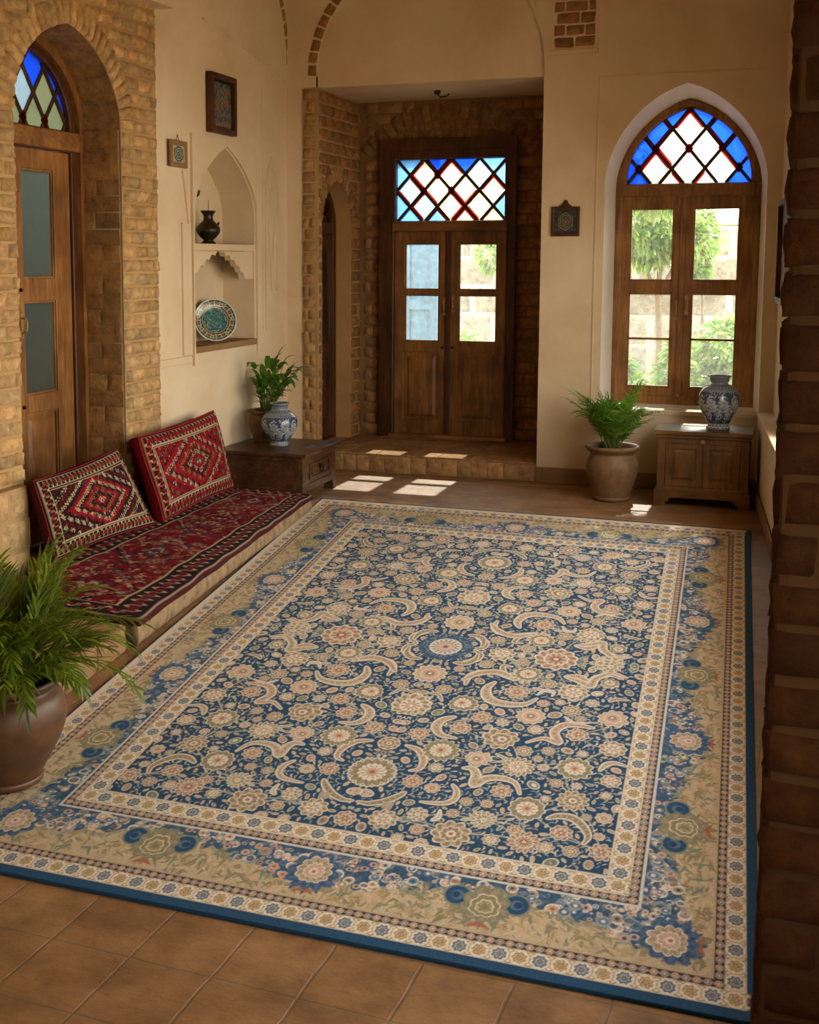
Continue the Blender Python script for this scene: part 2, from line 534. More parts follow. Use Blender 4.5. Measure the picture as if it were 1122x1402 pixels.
# the porch (recess) behind the back wall
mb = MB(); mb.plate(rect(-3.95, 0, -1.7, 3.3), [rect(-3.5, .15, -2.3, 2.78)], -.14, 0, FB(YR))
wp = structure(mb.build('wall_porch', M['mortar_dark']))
DOORX = (-3.5, -2.3)
def spans_porch(v):
    return [(-3.69, -3.5), (-2.3, -1.88)] if v < 2.78 else [(-3.69, -1.88)]
segc = (-2.9, 2.06); segR = .92
def seg_arc(r):
    return [(segc[0] + r * math.cos(t), segc[1] + r * math.sin(t)) for t in [math.radians(38 + 104 * k / 24) for k in range(25)]]
def in_seg(x, z):
    d = math.hypot(x - segc[0], z - segc[1]); a = math.degrees(math.atan2(z - segc[1], x - segc[0]))
    return d < segR + .15 and 36 < a < 144
def spans_porch2(v):
    S = spans_porch(v)
    if v < 2.62:
        return S
    xs = [x for x in np.arange(-3.69, -1.88, .01) if in_seg(x, v)]
    if not xs:
        return S
    lo, hi = min(xs), max(xs)
    out = []
    for s, e in S:
        if lo > s: out.append((s, min(e, lo)))
        if hi < e: out.append((max(s, hi), e))
    return out
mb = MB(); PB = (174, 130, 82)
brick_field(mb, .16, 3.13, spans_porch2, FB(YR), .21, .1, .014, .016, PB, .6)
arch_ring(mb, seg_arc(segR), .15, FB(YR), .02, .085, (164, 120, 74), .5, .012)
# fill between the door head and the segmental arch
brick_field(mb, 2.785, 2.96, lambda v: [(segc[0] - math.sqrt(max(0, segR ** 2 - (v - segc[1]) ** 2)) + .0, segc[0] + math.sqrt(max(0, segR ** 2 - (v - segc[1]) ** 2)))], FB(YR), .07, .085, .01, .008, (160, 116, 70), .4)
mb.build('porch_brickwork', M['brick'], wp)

SD = (9.88, 10.62)   # side doorway of the porch
SDO = arch_outline(SD[0], SD[1], .15, 2.06, 2.42, .2, 14)
mb = MB(); mb.plate(rect(YB + .002, 0, YR, 3.3), [SDO], -.3, 0, FL(-3.73))
ws = structure(mb.build('wall_porch_side', M['jamb']))
def arch_half(v, vs, va, hw, k=.2):
    """half width of the pointed arch at height v"""
    if v <= vs: return hw
    if v >= va: return 0
    lo, hi = 0, PI / 2
    h = va - vs
    for _ in range(30):
        t = (lo + hi) / 2
        if vs + h * ((1 - k) * math.sin(t) + k * (1 - math.cos(t))) < v: lo = t
        else: hi = t
    return hw * math.cos(lo)
def spans_side(v):
    w = .12 if v > 2.0 else 0
    hw = arch_half(v, 2.06, 2.42 + w, (SD[1] - SD[0]) / 2 + w)
    c = sum(SD) / 2
    return [(YB + .01, c - hw), (c + hw, YR - .01)] if hw > 0.01 else [(YB + .01, YR - .01)]
mb = MB()
brick_field(mb, .16, 3.13, spans_side, FL(-3.73), .2, .1, .014, .02, (168, 122, 72), .75)
arch_ring(mb, pointed(SD[0], SD[1], 2.06, 2.42, .2, 14), .12, FL(-3.73), .026, .06, (176, 132, 82), .3, .008)
mb.build('porch_side_brickwork', M['brick'], ws)
mb = MB(); mb.box((-3.736, YB - .002, .15), (-3.718, YB + .1, 3.136)); mb.build('corner_mortar', M['mortar'], ws)
mb = MB(); mb.box((-1.87, YB + .1, 0), (-1.7, YR, 3.3))
structure(mb.build('wall_porch_return', M['mortar_dark']))
mb = MB(); mb.box((-4.0, YB + .2, 3.137), (-1.7, YR + .1, 3.35))
structure(mb.build('ceiling_porch', M['plaster']))
# raised step of the porch
mb = MB(); mb.box((-3.73, YB - .02, 0), (-1.87, YR, .15), None, .012)
st = structure(mb.build('trim_step', M['stone']))
mb = MB(); brick_field(mb, .008, .142, lambda v: [(-3.72, -1.88)], FB(YB - .022), .12, .13, .008, .006, (176, 134, 86), .5); mb.build('step_riser', M['brick'], st)
mb = MB(); x = -3.72
while x < -1.9:
    w = min(.262, -1.875 - x)
    for y0, y1 in ((YB - .028, YB + .24), (YB + .246, YB + .52), (YB + .526, YB + .80), (YB + .806, YR - .01)):
        mb.curc = brick_col((178, 132, 84), .08); mb.box((x, y0, .148), (x + w - .006, y1, .158 + random.uniform(-.001, .001)), None, .003)
    x += .262
mb.build('step_tiles', M['brick'], st)

# left wall: plaster with niches, brick bay with the arched doorway
DO = (5.85, 7.0); DSP, DAP = 2.55, 3.09
N1 = arch_outline(8.035, 9.078, 1.862, 2.1, 2.565, .42, 16)
N2 = rect(8.03, 1.125, 9.075, 1.812)
door_out = arch_outline(DO[0], DO[1], 0.0, DSP, DAP, .15, 18)
# one outline that walks round the doorway, so the opening reaches the floor
outl = [(-1.3, 0), (DO[0], 0)] + pointed(DO[0], DO[1], DSP, DAP, .15, 18)[::-1] + [(DO[1], 0), (YB, 0), (YB, 4.4), (-1.3, 4.4)]
mb = MB(); mb.plate(outl, [N1, N2], -.27, 0, FL(XL))
wl = structure(mb.build('wall_left', M['plaster']))
mb = MB(); mb.box((-4.32, 7.9, 1.05), (-4.26, 9.2, 2.7))
mb.build('niche_back', M['plaster'], wl)
# scalloped front of the lower niche
def scallop():
    P = [(8.03, 1.812), (8.03, 1.60)]
    cusps = [(8.03, 1.60), (8.11, 1.655), (8.20, 1.70), (8.30, 1.745), (8.40, 1.775), (8.495, 1.80)]
    for (a, b), (c, d) in zip(cusps, cusps[1:]):
        for k in range(1, 7):
            t = k / 6
            bul = .022 * math.sin(PI * t)
            P.append((a + (c - a) * t - bul * .5, b + (d - b) * t + bul))
    R = [(2 * 8.495 - x + 0.0, z - .004) for x, z in P[::-1]]
    R = [(8.495 + (x - 8.495) * (.915), z) for x, z in R]
    L = P + R[1:]
    return [(x, z) for x, z in L]
sc = scallop()
mb = MB(); mb.plate(sc[::-1] + [], [], -.06, -.012, FL(XL)); 
mb.box((8.92, 1.60, -.06), (9.078, 1.812, -.012), FL(XL))
mb.build('niche_scallop', M['plaster'], wl)
mb = MB(); mb.box((8.02, 1.812, -.26), (9.085, 1.862, .006), FL(XL), .006)
mb.build('niche_shelf', M['plaster'], wl)
mb = MB(); mb.box((8.0, 1.085, -.265), (9.09, 1.132, .018), FL(XL), .006)
mb.build('niche_sill', M['stone'], wl)
# low-relief plaster work round the niches
mb = MB()
hole = [(8.0, 1.0), (9.1, 1.0), (9.1, 1.86)] + [(8.556 + (x - 8.556) * 1.03, z + .01) for x, z in pointed(8.035, 9.078, 2.1, 2.565, .42, 16)] + [(8.0, 1.86)]
mb.plate([(7.98, 1.0), (8.0, 1.0), (8.0, 1.86)] + hole[-2:2:-1] + [(9.1, 1.86), (9.1, 1.0), (9.16, 1.0), (9.16, 2.62), (7.98, 2.62)], [], -.004, .02, FL(XL))
mb.box((7.47, 1.02, -.004), (7.96, 1.075, .014), FL(XL), .008)
mb.box((7.83, 1.08, -.004), (7.955, 2.0, .016), FL(XL), .012)
mb.tube([FL(XL)((7.86, 2.36, .006)), FL(XL)((7.9, 2.2, .006)), FL(XL)((7.945, 2.0, .006)), FL(XL)((7.955, 1.4, .006)), FL(XL)((7.95, 1.08, .006))], .012, 8)
mb.plate(arch_outline(9.29, 9.56, 1.18, 2.2, 2.57, .4, 10), [arch_outline(9.33, 9.52, 1.5, 2.2, 2.5, .4, 10)], -.004, .012, FL(XL))
mb.tube([FL(XL)((9.34, 2.1, .004)), FL(XL)((9.39, 1.9, .006)), FL(XL)((9.40, 1.7, .006)), FL(XL)((9.43, 1.5, .004))], .013, 8)
mb.tube([FL(XL)((9.51, 2.1, .004)), FL(XL)((9.46, 1.85, .006)), FL(XL)((9.42, 1.66, .006))], .011, 8)
mb.tube([FL(XL)((8.2, 3.43, .0)), FL(XL)((9.74, 3.19, .0))], .012, 8)
mb.box((9.24, 1.2, -.004), (9.262, 3.2, .008), FL(XL), .004)
mb.build('plaster_relief', M['plaster'], wl)
# brick bay
def spans_left(v):
    w = .15 if v > DSP - .02 else 0
    hw = arch_half(v, DSP, DAP + w, (DO[1] - DO[0]) / 2 + w, .15); c = sum(DO) / 2
    return [(2.6, c - hw), (c + hw, 7.45)] if hw > .01 else [(2.6, 7.45)]
bayl = [(2.55, 0), (DO[0], 0)] + pointed(DO[0], DO[1], DSP, DAP, .15, 18)[::-1] + [(DO[1], 0), (7.465, 0), (7.465, 4.38), (2.55, 4.38)]
mb = MB(); mb.plate(bayl, [], .001, .014, FL(XL))
mb.build('bay_mortar', M['mortar'], wl)
mb = MB()
brick_field(mb, .0, 4.38, spans_left, FL(XL + .014), .17, .088, .016, .026, TAN, .45)
arch_ring(mb, pointed(DO[0], DO[1], DSP, DAP, .15, 24), .15, FL(XL + .014), .028, .062, (214, 174, 116), .22, .013)
mb.build('bay_brickwork', M['brick'], wl)
mb = MB(); mb.cursm = True
brick_field(mb, .0, 2.55, lambda v: [(XL - .262, XL + .004)], frame((0, DO[1] - .017, 0), (1, 0, 0), (0, 0, 1)), .26, .1, .003, .005, (176, 132, 80), 1.3)
soff = pointed(DO[0], DO[1], DSP, DAP, .15, 24)
for a, b in zip(soff, soff[1:]):
    s = .996
    ca = (6.425 + (a[0] - 6.425) * s, a[1] - .004); cb = (6.425 + (b[0] - 6.425) * s, b[1] - .004)
    mb.curc = brick_col((172, 128, 78), .06)
    mb.face([mb.vert((XL + .01, ca[0], ca[1])), mb.vert((XL + .01, cb[0], cb[1])), mb.vert((XL - .262, cb[0], cb[1])), mb.vert((XL - .262, ca[0], ca[1]))])
mb.build('jamb_brickwork', M['brick'], wl)
# brick plinth on the camera side of the doorway
mb = MB(); mb.box((XL + .0, 2.6, 0), (-3.905, 5.79, .52), None, .01)
pl = mb.build('plinth_core', M['mortar'], wl)
mb = MB(); brick_field(mb, .0, .52, lambda v: [(2.6, 5.79)], FL(-3.91), .24, .17, .012, .02, TAN, .5)
brick_field(mb, .0, .52, lambda v: [(XL, -3.9)], frame((0, 5.79, 0), (1, 0, 0), (0, 0, 1)), .24, .17, .01, .006, TAN, .5)
mb.build('plinth_brickwork', M['brick'], wl)
# brick edge of the vault arch high on the left wall
mb = MB()
arc = [(8.62 + 1.14 * math.cos(t), 3.32 + 1.0 * math.sin(t)) for t in [PI * .5 * k / 16 for k in range(17)]]
arch_ring(mb, arc, .06, FL(XL), .012, .11, (172, 126, 74), .35, .016)
mb.build('vault_brickwork', M['brick'], wl)
mb = MB(); mb.box((7.2, 3.372, -.01), (7.56, 3.46, .11), FL(XL), .01)
mb.build('bay_corbel', M['plaster'], wl)

# right wall: low wall with a ledge, set-back wall above with wide openings to the court
mb = MB(); mb.box((0, 0, -.35), (10.9, .62, 0), FRT(0), .0)
wr = structure(mb.build('wall_right', M['plaster']))
mb = MB(); mb.box((0, .605, -.34), (10.9, .632, .008), FRT(0), .006)
mb.build('ledge_cap', M['plaster'], wr)
mb = MB()
holes = [rect(1.42, .62, 3.1, 2.35), rect(3.4, .62, 5.1, 2.35), rect(5.4, .62, 7.0, 2.35), rect(8.2, .62, 9.3, 2.35)]  # last opening, beside the camera, is added to light the near floor
mb.plate(rect(0, .62, 10.9, 4.4), holes, -.24, 0, FRT(.105))
mb.build('upper_wall', M['plaster'], wr)
mb = MB(); mb.box((-1.0, 0, 0), (10.9, .12, .014), FRT(0), .005)
mb.box((0, 0, 0), (10.8, .12, .016), FRT(0), .005)
structure(mb.build('baseboard_right', M['stone']))
mb = MB(); mb.box((-1.87, 0, 0), (-.24, .125, .016), FB(YB), .006)
structure(mb.build('baseboard_back', M['stone']))
mb = MB(); mb.box((-4.6, -1.4, 0), (1.6, -1.3, 4.4))
structure(mb.build('wall_near', M['stone']))
mb = MB(); mb.box((-6.0, 3.0, -.1), (-5.9, 10.0, 2.3)); mb.box((-6.0, 3.0, -.1), (-4.0, 10.0, -.02))  # added outside the arched door to cut the sky brightness behind its panes
structure(mb.build('wall_sky_screen', M['plaster']))

# brick pillar right by the camera
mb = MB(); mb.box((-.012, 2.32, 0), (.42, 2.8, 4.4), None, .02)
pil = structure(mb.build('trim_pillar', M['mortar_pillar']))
PBK = (88, 54, 28)  # dark brick colour imitates the shade on the pillar
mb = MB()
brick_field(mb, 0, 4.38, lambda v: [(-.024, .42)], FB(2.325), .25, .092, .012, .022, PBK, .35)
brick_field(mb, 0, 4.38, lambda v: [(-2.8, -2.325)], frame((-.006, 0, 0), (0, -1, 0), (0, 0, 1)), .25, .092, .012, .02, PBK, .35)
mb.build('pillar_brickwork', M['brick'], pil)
# ------------------------------------------------------------------ doors and windows
def clip_poly(poly, conv):
    """Sutherland-Hodgman: poly inside the convex outline (counter-clockwise)"""
    out = poly
    n = len(conv)
    for i in range(n):
        a, b = conv[i], conv[(i + 1) % n]
        if abs(a[0] - b[0]) + abs(a[1] - b[1]) < 1e-7: continue
        res = []
        side = lambda p: (b[0] - a[0]) * (p[1] - a[1]) - (b[1] - a[1]) * (p[0] - a[0])
        for k in range(len(out)):
            p, q = out[k], out[(k + 1) % len(out)]
            sp, sq = side(p), side(q)
            if sp >= 0: res.append(p)
            if (sp >= 0) != (sq >= 0):
                t = sp / (sp - sq)
                res.append((p[0] + (q[0] - p[0]) * t, p[1] + (q[1] - p[1]) * t))
        out = res
        if len(out) < 3: return []
    return out

def clip_seg(p, q, conv):
    t0, t1 = 0.0, 1.0
    for i in range(len(conv)):
        a, b = conv[i], conv[(i + 1) % len(conv)]
        if abs(a[0] - b[0]) + abs(a[1] - b[1]) < 1e-7: continue
        s = lambda r: (b[0] - a[0]) * (r[1] - a[1]) - (b[1] - a[1]) * (r[0] - a[0])
        sp, sq = s(p), s(q)
        if sp < 0 and sq < 0: return None
        if sp < 0: t0 = max(t0, sp / (sp - sq))
        elif sq < 0: t1 = min(t1, sp / (sp - sq))
    if t1 - t0 < 1e-4: return None
    L = lambda t: (p[0] + (q[0] - p[0]) * t, p[1] + (q[1] - p[1]) * t)
    return L(t0), L(t1)

def area(P):
    return .5 * sum(P[k][0] * P[(k + 1) % len(P)][1] - P[(k + 1) % len(P)][0] * P[k][1] for k in range(len(P)))

def lattice(conv, c, hx, hz, F, pick, parent, bw=.011, depth=.02, redge=lambda i, j, e: False, rnode=lambda i, j: False):
    """stained-glass lattice: panes (one mesh) and crossing bars (one mesh)"""
    xs = [p[0] for p in conv]; zs = [p[1] for p in conv]
    cells = []
    for i in range(-9, 10):
        for j in range(-9, 10):
            if (i + j) % 2: continue
            x, z = c[0] + i * hx, c[1] + j * hz
            d = [(x + hx, z), (x, z + hz), (x - hx, z), (x, z - hz)]
            P = clip_poly(d, conv)
            if len(P) >= 3 and area(P) > 2e-4:
                cells.append((i, j, P, area(P) / (2 * hx * hz), d))
    names = ['g_white', 'g_cream', 'g_sky', 'g_pale', 'g_blue', 'g_red', 'g_green']
    g = MB()
    for i, j, P, fr, d in cells:
        g.curm = names.index(pick(i, j, P, fr))
        g.plate(P, [], -.002, .002, F)
        g.curm = 5
        for e in range(4):
            if redge(i, j, e):
                a, b = d[e], d[(e + 1) % 4]
                cx, cz = c[0] + i * hx, c[1] + j * hz
                k = .72
                q = [a, b, (cx + (b[0] - cx) * k, cz + (b[1] - cz) * k), (cx + (a[0] - cx) * k, cz + (a[1] - cz) * k)]
                if area(q) < 0: q = q[::-1]
                Q = clip_poly(q, conv)
                if len(Q) >= 3: g.plate(Q, [], .002, .005, F)
    g.build('stained_glass', [M[n] for n in names], parent)
    b = MB(); x0, x1, z0, z1 = min(xs) - 1, max(xs) + 1, min(zs) - 1, max(zs) + 1
    sl = hz / hx
    for s in (1, -1):
        for k in range(-15, 16):
            # lines (x-cx)/hx + s*(z-cz)/hz = 2k+1
            f = lambda x: c[1] + s * ((2 * k + 1) - (x - c[0]) / hx) * hz
            r = clip_seg((x0, f(x0)), (x1, f(x1)), conv)
            if not r: continue
            p, q = Vector(r[0]), Vector(r[1])
            d = (q - p)
            if d.length < .012: continue
            d.normalize(); nn = Vector((-d.y, d.x)) * bw
            b.plate([tuple(p + nn * -1), tuple(q + nn * -1), tuple(q + nn), tuple(p + nn)], [], -depth * .5 + .0005 * s, depth * .5 + .0005 * s, F)
    b.build('lattice', M['muntin'], parent)
    r = MB(); any_r = False
    for i in range(-9, 10):
        for j in range(-9, 10):
            if (i + j) % 2 == 0 or not rnode(i, j): continue
            x, z = c[0] + i * hx, c[1] + j * hz
            r.plate([(x + .034, z), (x, z + .040), (x - .034, z), (x, z - .040)], [], -.012, .0135, F); any_r = True
    if any_r: r.build('ruby_boss', M['g_red'], parent)

def door_leaf(name, u0, u1, z0, z1, panes, panels, F, parent, mat, th=.045, glass='glass', muntins=()):
    """framed leaf: stiles and rails as one mesh, then glass, raised panels"""
    mb = MB()
    holes = [rect(*p) for p in panes] + [rect(*p) for p in panels]
    mb.plate(rect(u0, z0, u1, z1), holes, -th / 2, th / 2, F)
    leaf = bevel(mb.build(name, mat, parent), .005)
    for p in panes:
        g = MB(); g.box((p[0] - .004, p[1] - .004, -.003), (p[2] + .004, p[3] + .004, .003), F)
        g.build('glass_pane', M[glass], leaf)
        b = MB()
        b.plate(rect(p[0], p[1], p[2], p[3]), [rect(p[0] + .012, p[1] + .012, p[2] - .012, p[3] - .012)], -.012, .014, F)
        b.build('glazing_bead', mat, leaf)
    for m in muntins:
        b = MB(); b.box((m[0], m[1], -.01), (m[2], m[3], .014), F); b.build('muntin', mat, leaf)
    for p in panels:
        b = MB()
        b.box((p[0] - .003, p[1] - .003, -.012), (p[2] + .003, p[3] + .003, .002), F)
        e, k = .03, .05
        A = rect(p[0] + e, p[1] + e, p[2] - e, p[3] - e); B = rect(p[0] + e + k * .5, p[1] + e + k * .5, p[2] - e - k * .5, p[3] - e - k * .5)
        ia = [b.vert(F((x, z, .002))) for x, z in A]; ib = [b.vert(F((x, z, .016))) for x, z in B]
        for q in range(4): b.face((ia[q], ia[(q + 1) % 4], ib[(q + 1) % 4], ib[q]))
        b.face(ib)
        b.plate(rect(p[0], p[1], p[2], p[3]), [rect(p[0] + .014, p[1] + .014, p[2] - .014, p[3] - .014)], 0, .014, F)
        b.build('raised_panel', mat, leaf)
    return leaf

def knob(F, u, z, parent, name='handle', off=.024, style='pull'):
    mb = MB()
    if style == 'pull':
        mb.plate([(u - .014, z - .075), (u + .014, z - .075), (u + .014, z + .06), (u, z + .085), (u - .014, z + .06)], [], off - .002, off + .004, F)
        mb.tube([F((u, z + .045, off)), F((u, z + .045, off + .03)), F((u + .003, z + .02, off + .04)), F((u, z - .03, off + .036)), F((u, z - .05, off))], .006, 8)
        mb.tube([F((u, z - .058, off)), F((u, z - .058, off + .012))], .008, 8)
    else:
        mb.tube([F((u, z, off - .004)), F((u, z, off + .012))], [.013, .009], 10)
    return mb.build(name, M['iron'] if style != 'pull' else M['brass'], parent)

# --- window_1: arched window in the back wall
w1 = structure(empty('window_1', (0, 0, 0)))
mb = MB(); n = len(WIN_OUT)
F0, F1 = FB(YB), FB(10.07)
for k in range(n):
    a, b = WIN_OUT[k], WIN_OUT[(k + 1) % n]; c, d = WIN_IN[(k + 1) % n], WIN_IN[k]
    mb.cursm = k > 1
    mb.face([mb.vert(F0((a[0], a[1], .001))), mb.vert(F0((b[0], b[1], .001))), mb.vert(F1((c[0], c[1], 0))), mb.vert(F1((d[0], d[1], 0)))][::-1])
mb.build('reveal', M['plaster_white'], w1)
mb = MB(); mb.box((-1.40, .575, -.30), (-.222, .612, .018), FB(YB), .006)
mb.build('window_sill', M['plaster'], w1)
GL = arch_outline(-1.262, -.352, 2.325, 2.36, 2.885, .2, 18)
opening = rect(-1.29, .695, -.325, 2.225)
mb = MB(); mb.plate(arch_outline(-1.345, -.272, .625, 2.285, 2.955, .2, 20), [GL, opening], -.04, .04, FB(10.06))
bevel(mb.build('window_frame', M['wood_window'], w1), .008)
mb = MB(); mb.box((-1.30, 2.232, .03), (-.315, 2.318, .058), FB(10.06), .006)
mb.build('transom', M['wood_window'], w1)
FW = FB(10.05)
lf = door_leaf('window_leaf', -1.294, -.832, .69, 2.230, [(-1.228, .76, -.90, 1.49), (-1.228, 1.585, -.90, 2.14)], [], FW, w1, M['wood_window'], .04, 'glass', [(-1.228, 1.128, -.90, 1.146)])
knob(FW, -.862, 1.36, lf, 'latch', .02)
lf = door_leaf('window_leaf', -.829, -.320, .69, 2.230, [(-.756, .76, -.42, 1.49), (-.756, 1.585, -.42, 2.14)], [], FW, w1, M['wood_window'], .04, 'glass', [(-.756, 1.128, -.42, 1.146)])
knob(FW, -.79, 1.40, lf, 'latch', .02)
mb = MB(); mb.box((-.852, .70, .015), (-.812, 2.222, .036), FW, .006); mb.build('meeting_bead', M['wood_window'], w1)
def pick_win(i, j, P, fr):
    cz = sum(p[1] for p in P) / len(P)
    if fr > .96: return 'g_white'
    if min(p[1] for p in P) < 2.33: 
        return 'g_blue' if (abs(i) >= 3 and fr < .45) else 'g_white'
    return 'g_blue'
RE = {(0, 0): (0, 1), (-1, 1): (0,), (1, 1): (1,), (-2, -1): (0,), (-2, 0): (0, 3), (2, 0): (1, 2), (-3, -1): (0,), (3, -1): (0, 1), (2, -2): (0,), (-2, -2): (1, 0), (-1, -3): (0,), (1, -3): (1,), (-3, -2): (0,), (-1, -1): (2,)}
lattice(GL, (-.81, 2.737), .122, .150, FB(10.06), pick_win, w1, .012, .024,
        lambda i, j, e: e in RE.get((i, j), ()), lambda i, j: (i, j) in {(0, -1), (-2, -1), (2, -1), (-3, -2), (3, -2), (0, 1)})

# --- door_1: double door at the back of the porch
d1 = structure(empty('door_1', (-2.9, YR, .15)))
FD = lambda p: FB(YR)((p[0], p[1], p[2] if len(p) > 2 else 0)) - Vector((-2.9, YR, .15))
TR = rect(-3.372, 2.088, -2.39, 2.622)
mb = MB(); mb.plate(rect(-3.5, .15, -2.3, 2.78), [TR, rect(-3.385, .17, -2.372, 1.995)], -.08, .06, FD)
bevel(mb.build('door_frame', M['wood_dark'], d1), .012)
mb = MB(); mb.plate(rect(-3.515, .15, -2.285, 2.80), [rect(-3.42, .1505, -2.345, 2.70)], .05, .085, FD)
bevel(mb.build('architrave', M['wood_dark'], d1), .01)
mb = MB(); mb.box((-3.40, 1.998, .05), (-2.36, 2.082, .075), FD, .006); mb.build('transom', M['wood_h'], d1)
mb = MB(); mb.box((-3.42, .15, .0), (-2.345, .19, .10), FD, .008); mb.build('threshold', M['wood_h'], d1)
leafF = lambda p: FD((p[0], p[1], (p[2] if len(p) > 2 else 0) + .0))
lf = door_leaf('door_leaf', -3.390, -2.892, .165, 1.999, [(-3.295, 1.02, -2.975, 1.437), (-3.295, 1.48, -2.975, 1.89)], [(-3.30, .31, -2.975, .925)], leafF, d1, M['wood'], .05)
knob(leafF, -2.925, 1.33, lf, 'escutcheon', .025); knob(leafF, -2.94, .97, lf, 'stud', .027, 'stud')
lf = door_leaf('door_leaf', -2.889, -2.368, .165, 1.999, [(-2.80, 1.02, -2.455, 1.437), (-2.80, 1.48, -2.455, 1.89)], [(-2.80, .31, -2.455, .925)], leafF, d1, M['wood'], .05)
knob(leafF, -2.845, 1.36, lf, 'handle', .025); knob(leafF, -2.845, .97, lf, 'stud', .027, 'stud')
mb = MB(); mb.box((-2.912, .195, .018), (-2.868, 1.992, .045), FD, .006); mb.build('meeting_bead', M['wood_dark'], d1)
def pick_door(i, j, P, fr):
    if fr > .9:
        return {(0, 0): 'g_cream', (1, 1): 'g_pale', (-3, -1): 'g_pale', (-1, -1): 'g_cream', (1, -1): 'g_cream', (2, 0): 'g_pale', (-2, 0): 'g_cream'}.get((i, j), 'g_cream' if (i + 2 * j) % 3 else 'g_pale')
    zc = sum(p[1] for p in P) / len(P); xc = sum(p[0] for p in P) / len(P)
    if zc > 2.56 and -3.25 < xc < -2.5: return 'g_blue'
    if xc < -3.3 or xc > -2.46: return 'g_sky'
    if zc < 2.15: return 'g_sky' if xc < -2.9 else 'g_cream'
    return 'g_sky'
cD = (-2.895 + .017, 2.352 + .138)
RD = {(-2, 0): (1, 2), (0, 0): (0, 1), (-1, -1): (2,), (-3, -1): (0, 2), (3, -1): (0, 1), (-2, -2): (1, 2), (0, -2): (0, 3), (2, -2): (2,), (-1, 1): (3, 2), (1, -1): (2, 3), (1, -3): (1, 0), (-1, -3): (0, 1)}
lattice(TR, cD, .1255, .139, FD, pick_door, d1, .0125, .024, lambda i, j, e: e in RD.get((i, j), ()), lambda i, j: (i, j) in {(-2, -1), (0, -1), (0, 1), (-1, 0)})

# --- door_2: glazed double door in the arched doorway of the brick bay
XD = XL - .263
d2 = structure(empty('door_2', (XD, 6.43, 0)))
FD2 = lambda p: FL(XD)(p) - Vector((XD, 6.43, 0))
GL2 = arch_outline(5.96, 6.88, 2.535, 2.56, 2.985, .15, 16)
mb = MB(); mb.plate(arch_outline(5.84, 7.005, 0, 2.55, 3.095, .15, 18), [GL2, rect(5.93, .02, 6.885, 2.405)], -.1, -.01, FD2)
bevel(mb.build('door_frame', M['wood_dark'], d2), .008)
mb = MB(); mb.box((5.86, 2.412, -.02), (7.0, 2.525, .022), FD2, .008); mb.build('transom', M['wood_h'], d2)
mb = MB(); mb.plate(arch_outline(5.845, 7.002, 0, 2.55, 3.09, .15, 18), [arch_outline(5.90, 6.945, -.001, 2.55, 3.03, .15, 18)], -.02, .02, FD2)
bevel(mb.build('architrave', M['wood'], d2), .008)
F2 = lambda p: FD2((p[0], p[1], (p[2] if len(p) > 2 else 0) - .05))
lf = door_leaf('door_leaf', 5.935, 6.275, .03, 2.40, [(6.0, .94, 6.2, 1.50), (6.0, 1.635, 6.2, 2.285)], [(6.0, .2, 6.2, .83)], F2, d2, M['wood'], .05, 'glass_hazy')
lf = door_leaf('door_leaf', 6.28, 6.88, .03, 2.40, [(6.36, .94, 6.70, 1.50), (6.36, 1.635, 6.70, 2.285)], [(6.36, .2, 6.70, .83)], F2, d2, M['wood'], .05, 'glass_hazy')
knob(F2, 6.32, 1.36, lf, 'handle', .025); knob(F2, 6.32, 1.57, lf, 'stud', .027, 'stud'); knob(F2, 6.32, .875, lf, 'stud', .027, 'stud')
def pick2(i, j, P, fr):
    if fr > .9: return 'g_green' if (i + j) % 4 else 'g_pale'
    zc = sum(p[1] for p in P) / len(P)
    return 'g_blue' if zc > 2.6 else 'g_green'
lattice(GL2, (6.42, 2.735), .115, .155, lambda p: FD2((p[0], p[1], (p[2] if len(p) > 2 else 0) - .05)), pick2, d2, .012, .024,
        lambda i, j, e: (i, j, e) in {(0, -2, 0), (-2, 0, 3), (1, -1, 2), (2, -2, 1)}, lambda i, j: (i, j) in {(0, -1), (2, -1), (-1, 0)})
# curtain hanging behind the glazed leaves
mb = MB(); mb.cursm = True
cols = 90; rows = []
for zz in (.0, 1.3, 2.5):
    rows.append([mb.vert((XD - .22 + .03 * math.sin(k * .9) + .012 * math.sin(k * 2.3 + zz), 6.18 + .80 * k / cols, zz + .02)) for k in range(cols + 1)])
for a, b in zip(rows, rows[1:]):
    for k in range(cols): mb.face((a[k], a[k + 1], b[k + 1], b[k]))
cu = mb.build('curtain', M['curtain'])
tag(cu, 'pale grey-blue curtain hanging behind the glazed arched door in the brick bay', 'curtain')

# --- door_3: narrow arched door in the porch side wall
XS = -3.89
d3 = structure(empty('door_3', (XS, 10.25, .15)))
FD3 = lambda p: FL(XS)(p) - Vector((XS, 10.25, .15))
GL3 = arch_outline(9.95, 10.55, 2.07, 2.075, 2.345, .2, 14)
mb = MB(); mb.plate(arch_outline(9.87, 10.63, .15, 2.06, 2.425, .2, 14), [GL3, rect(9.95, .17, 10.55, 1.97)], -.06, .02, FD3)
bevel(mb.build('door_frame', M['wood_dark'], d3), .006)
lf = door_leaf('door_leaf', 9.952, 10.548, .175, 1.965, [(10.03, 1.02, 10.22, 1.85), (10.28, 1.02, 10.47, 1.85)], [(10.03, .3, 10.22, .9), (10.28, .3, 10.47, .9)], lambda p: FD3((p[0], p[1], (p[2] if len(p) > 2 else 0) - .01)), d3, M['wood_dark'], .045, 'glass_hazy')
lattice(GL3, (10.25, 2.19), .09, .1, lambda p: FD3((p[0], p[1], (p[2] if len(p) > 2 else 0) - .02)), lambda i, j, P, fr: ('g_green', 'g_cream', 'g_red', 'g_sky')[(i + 3 * j) % 4], d3, .008, .02)
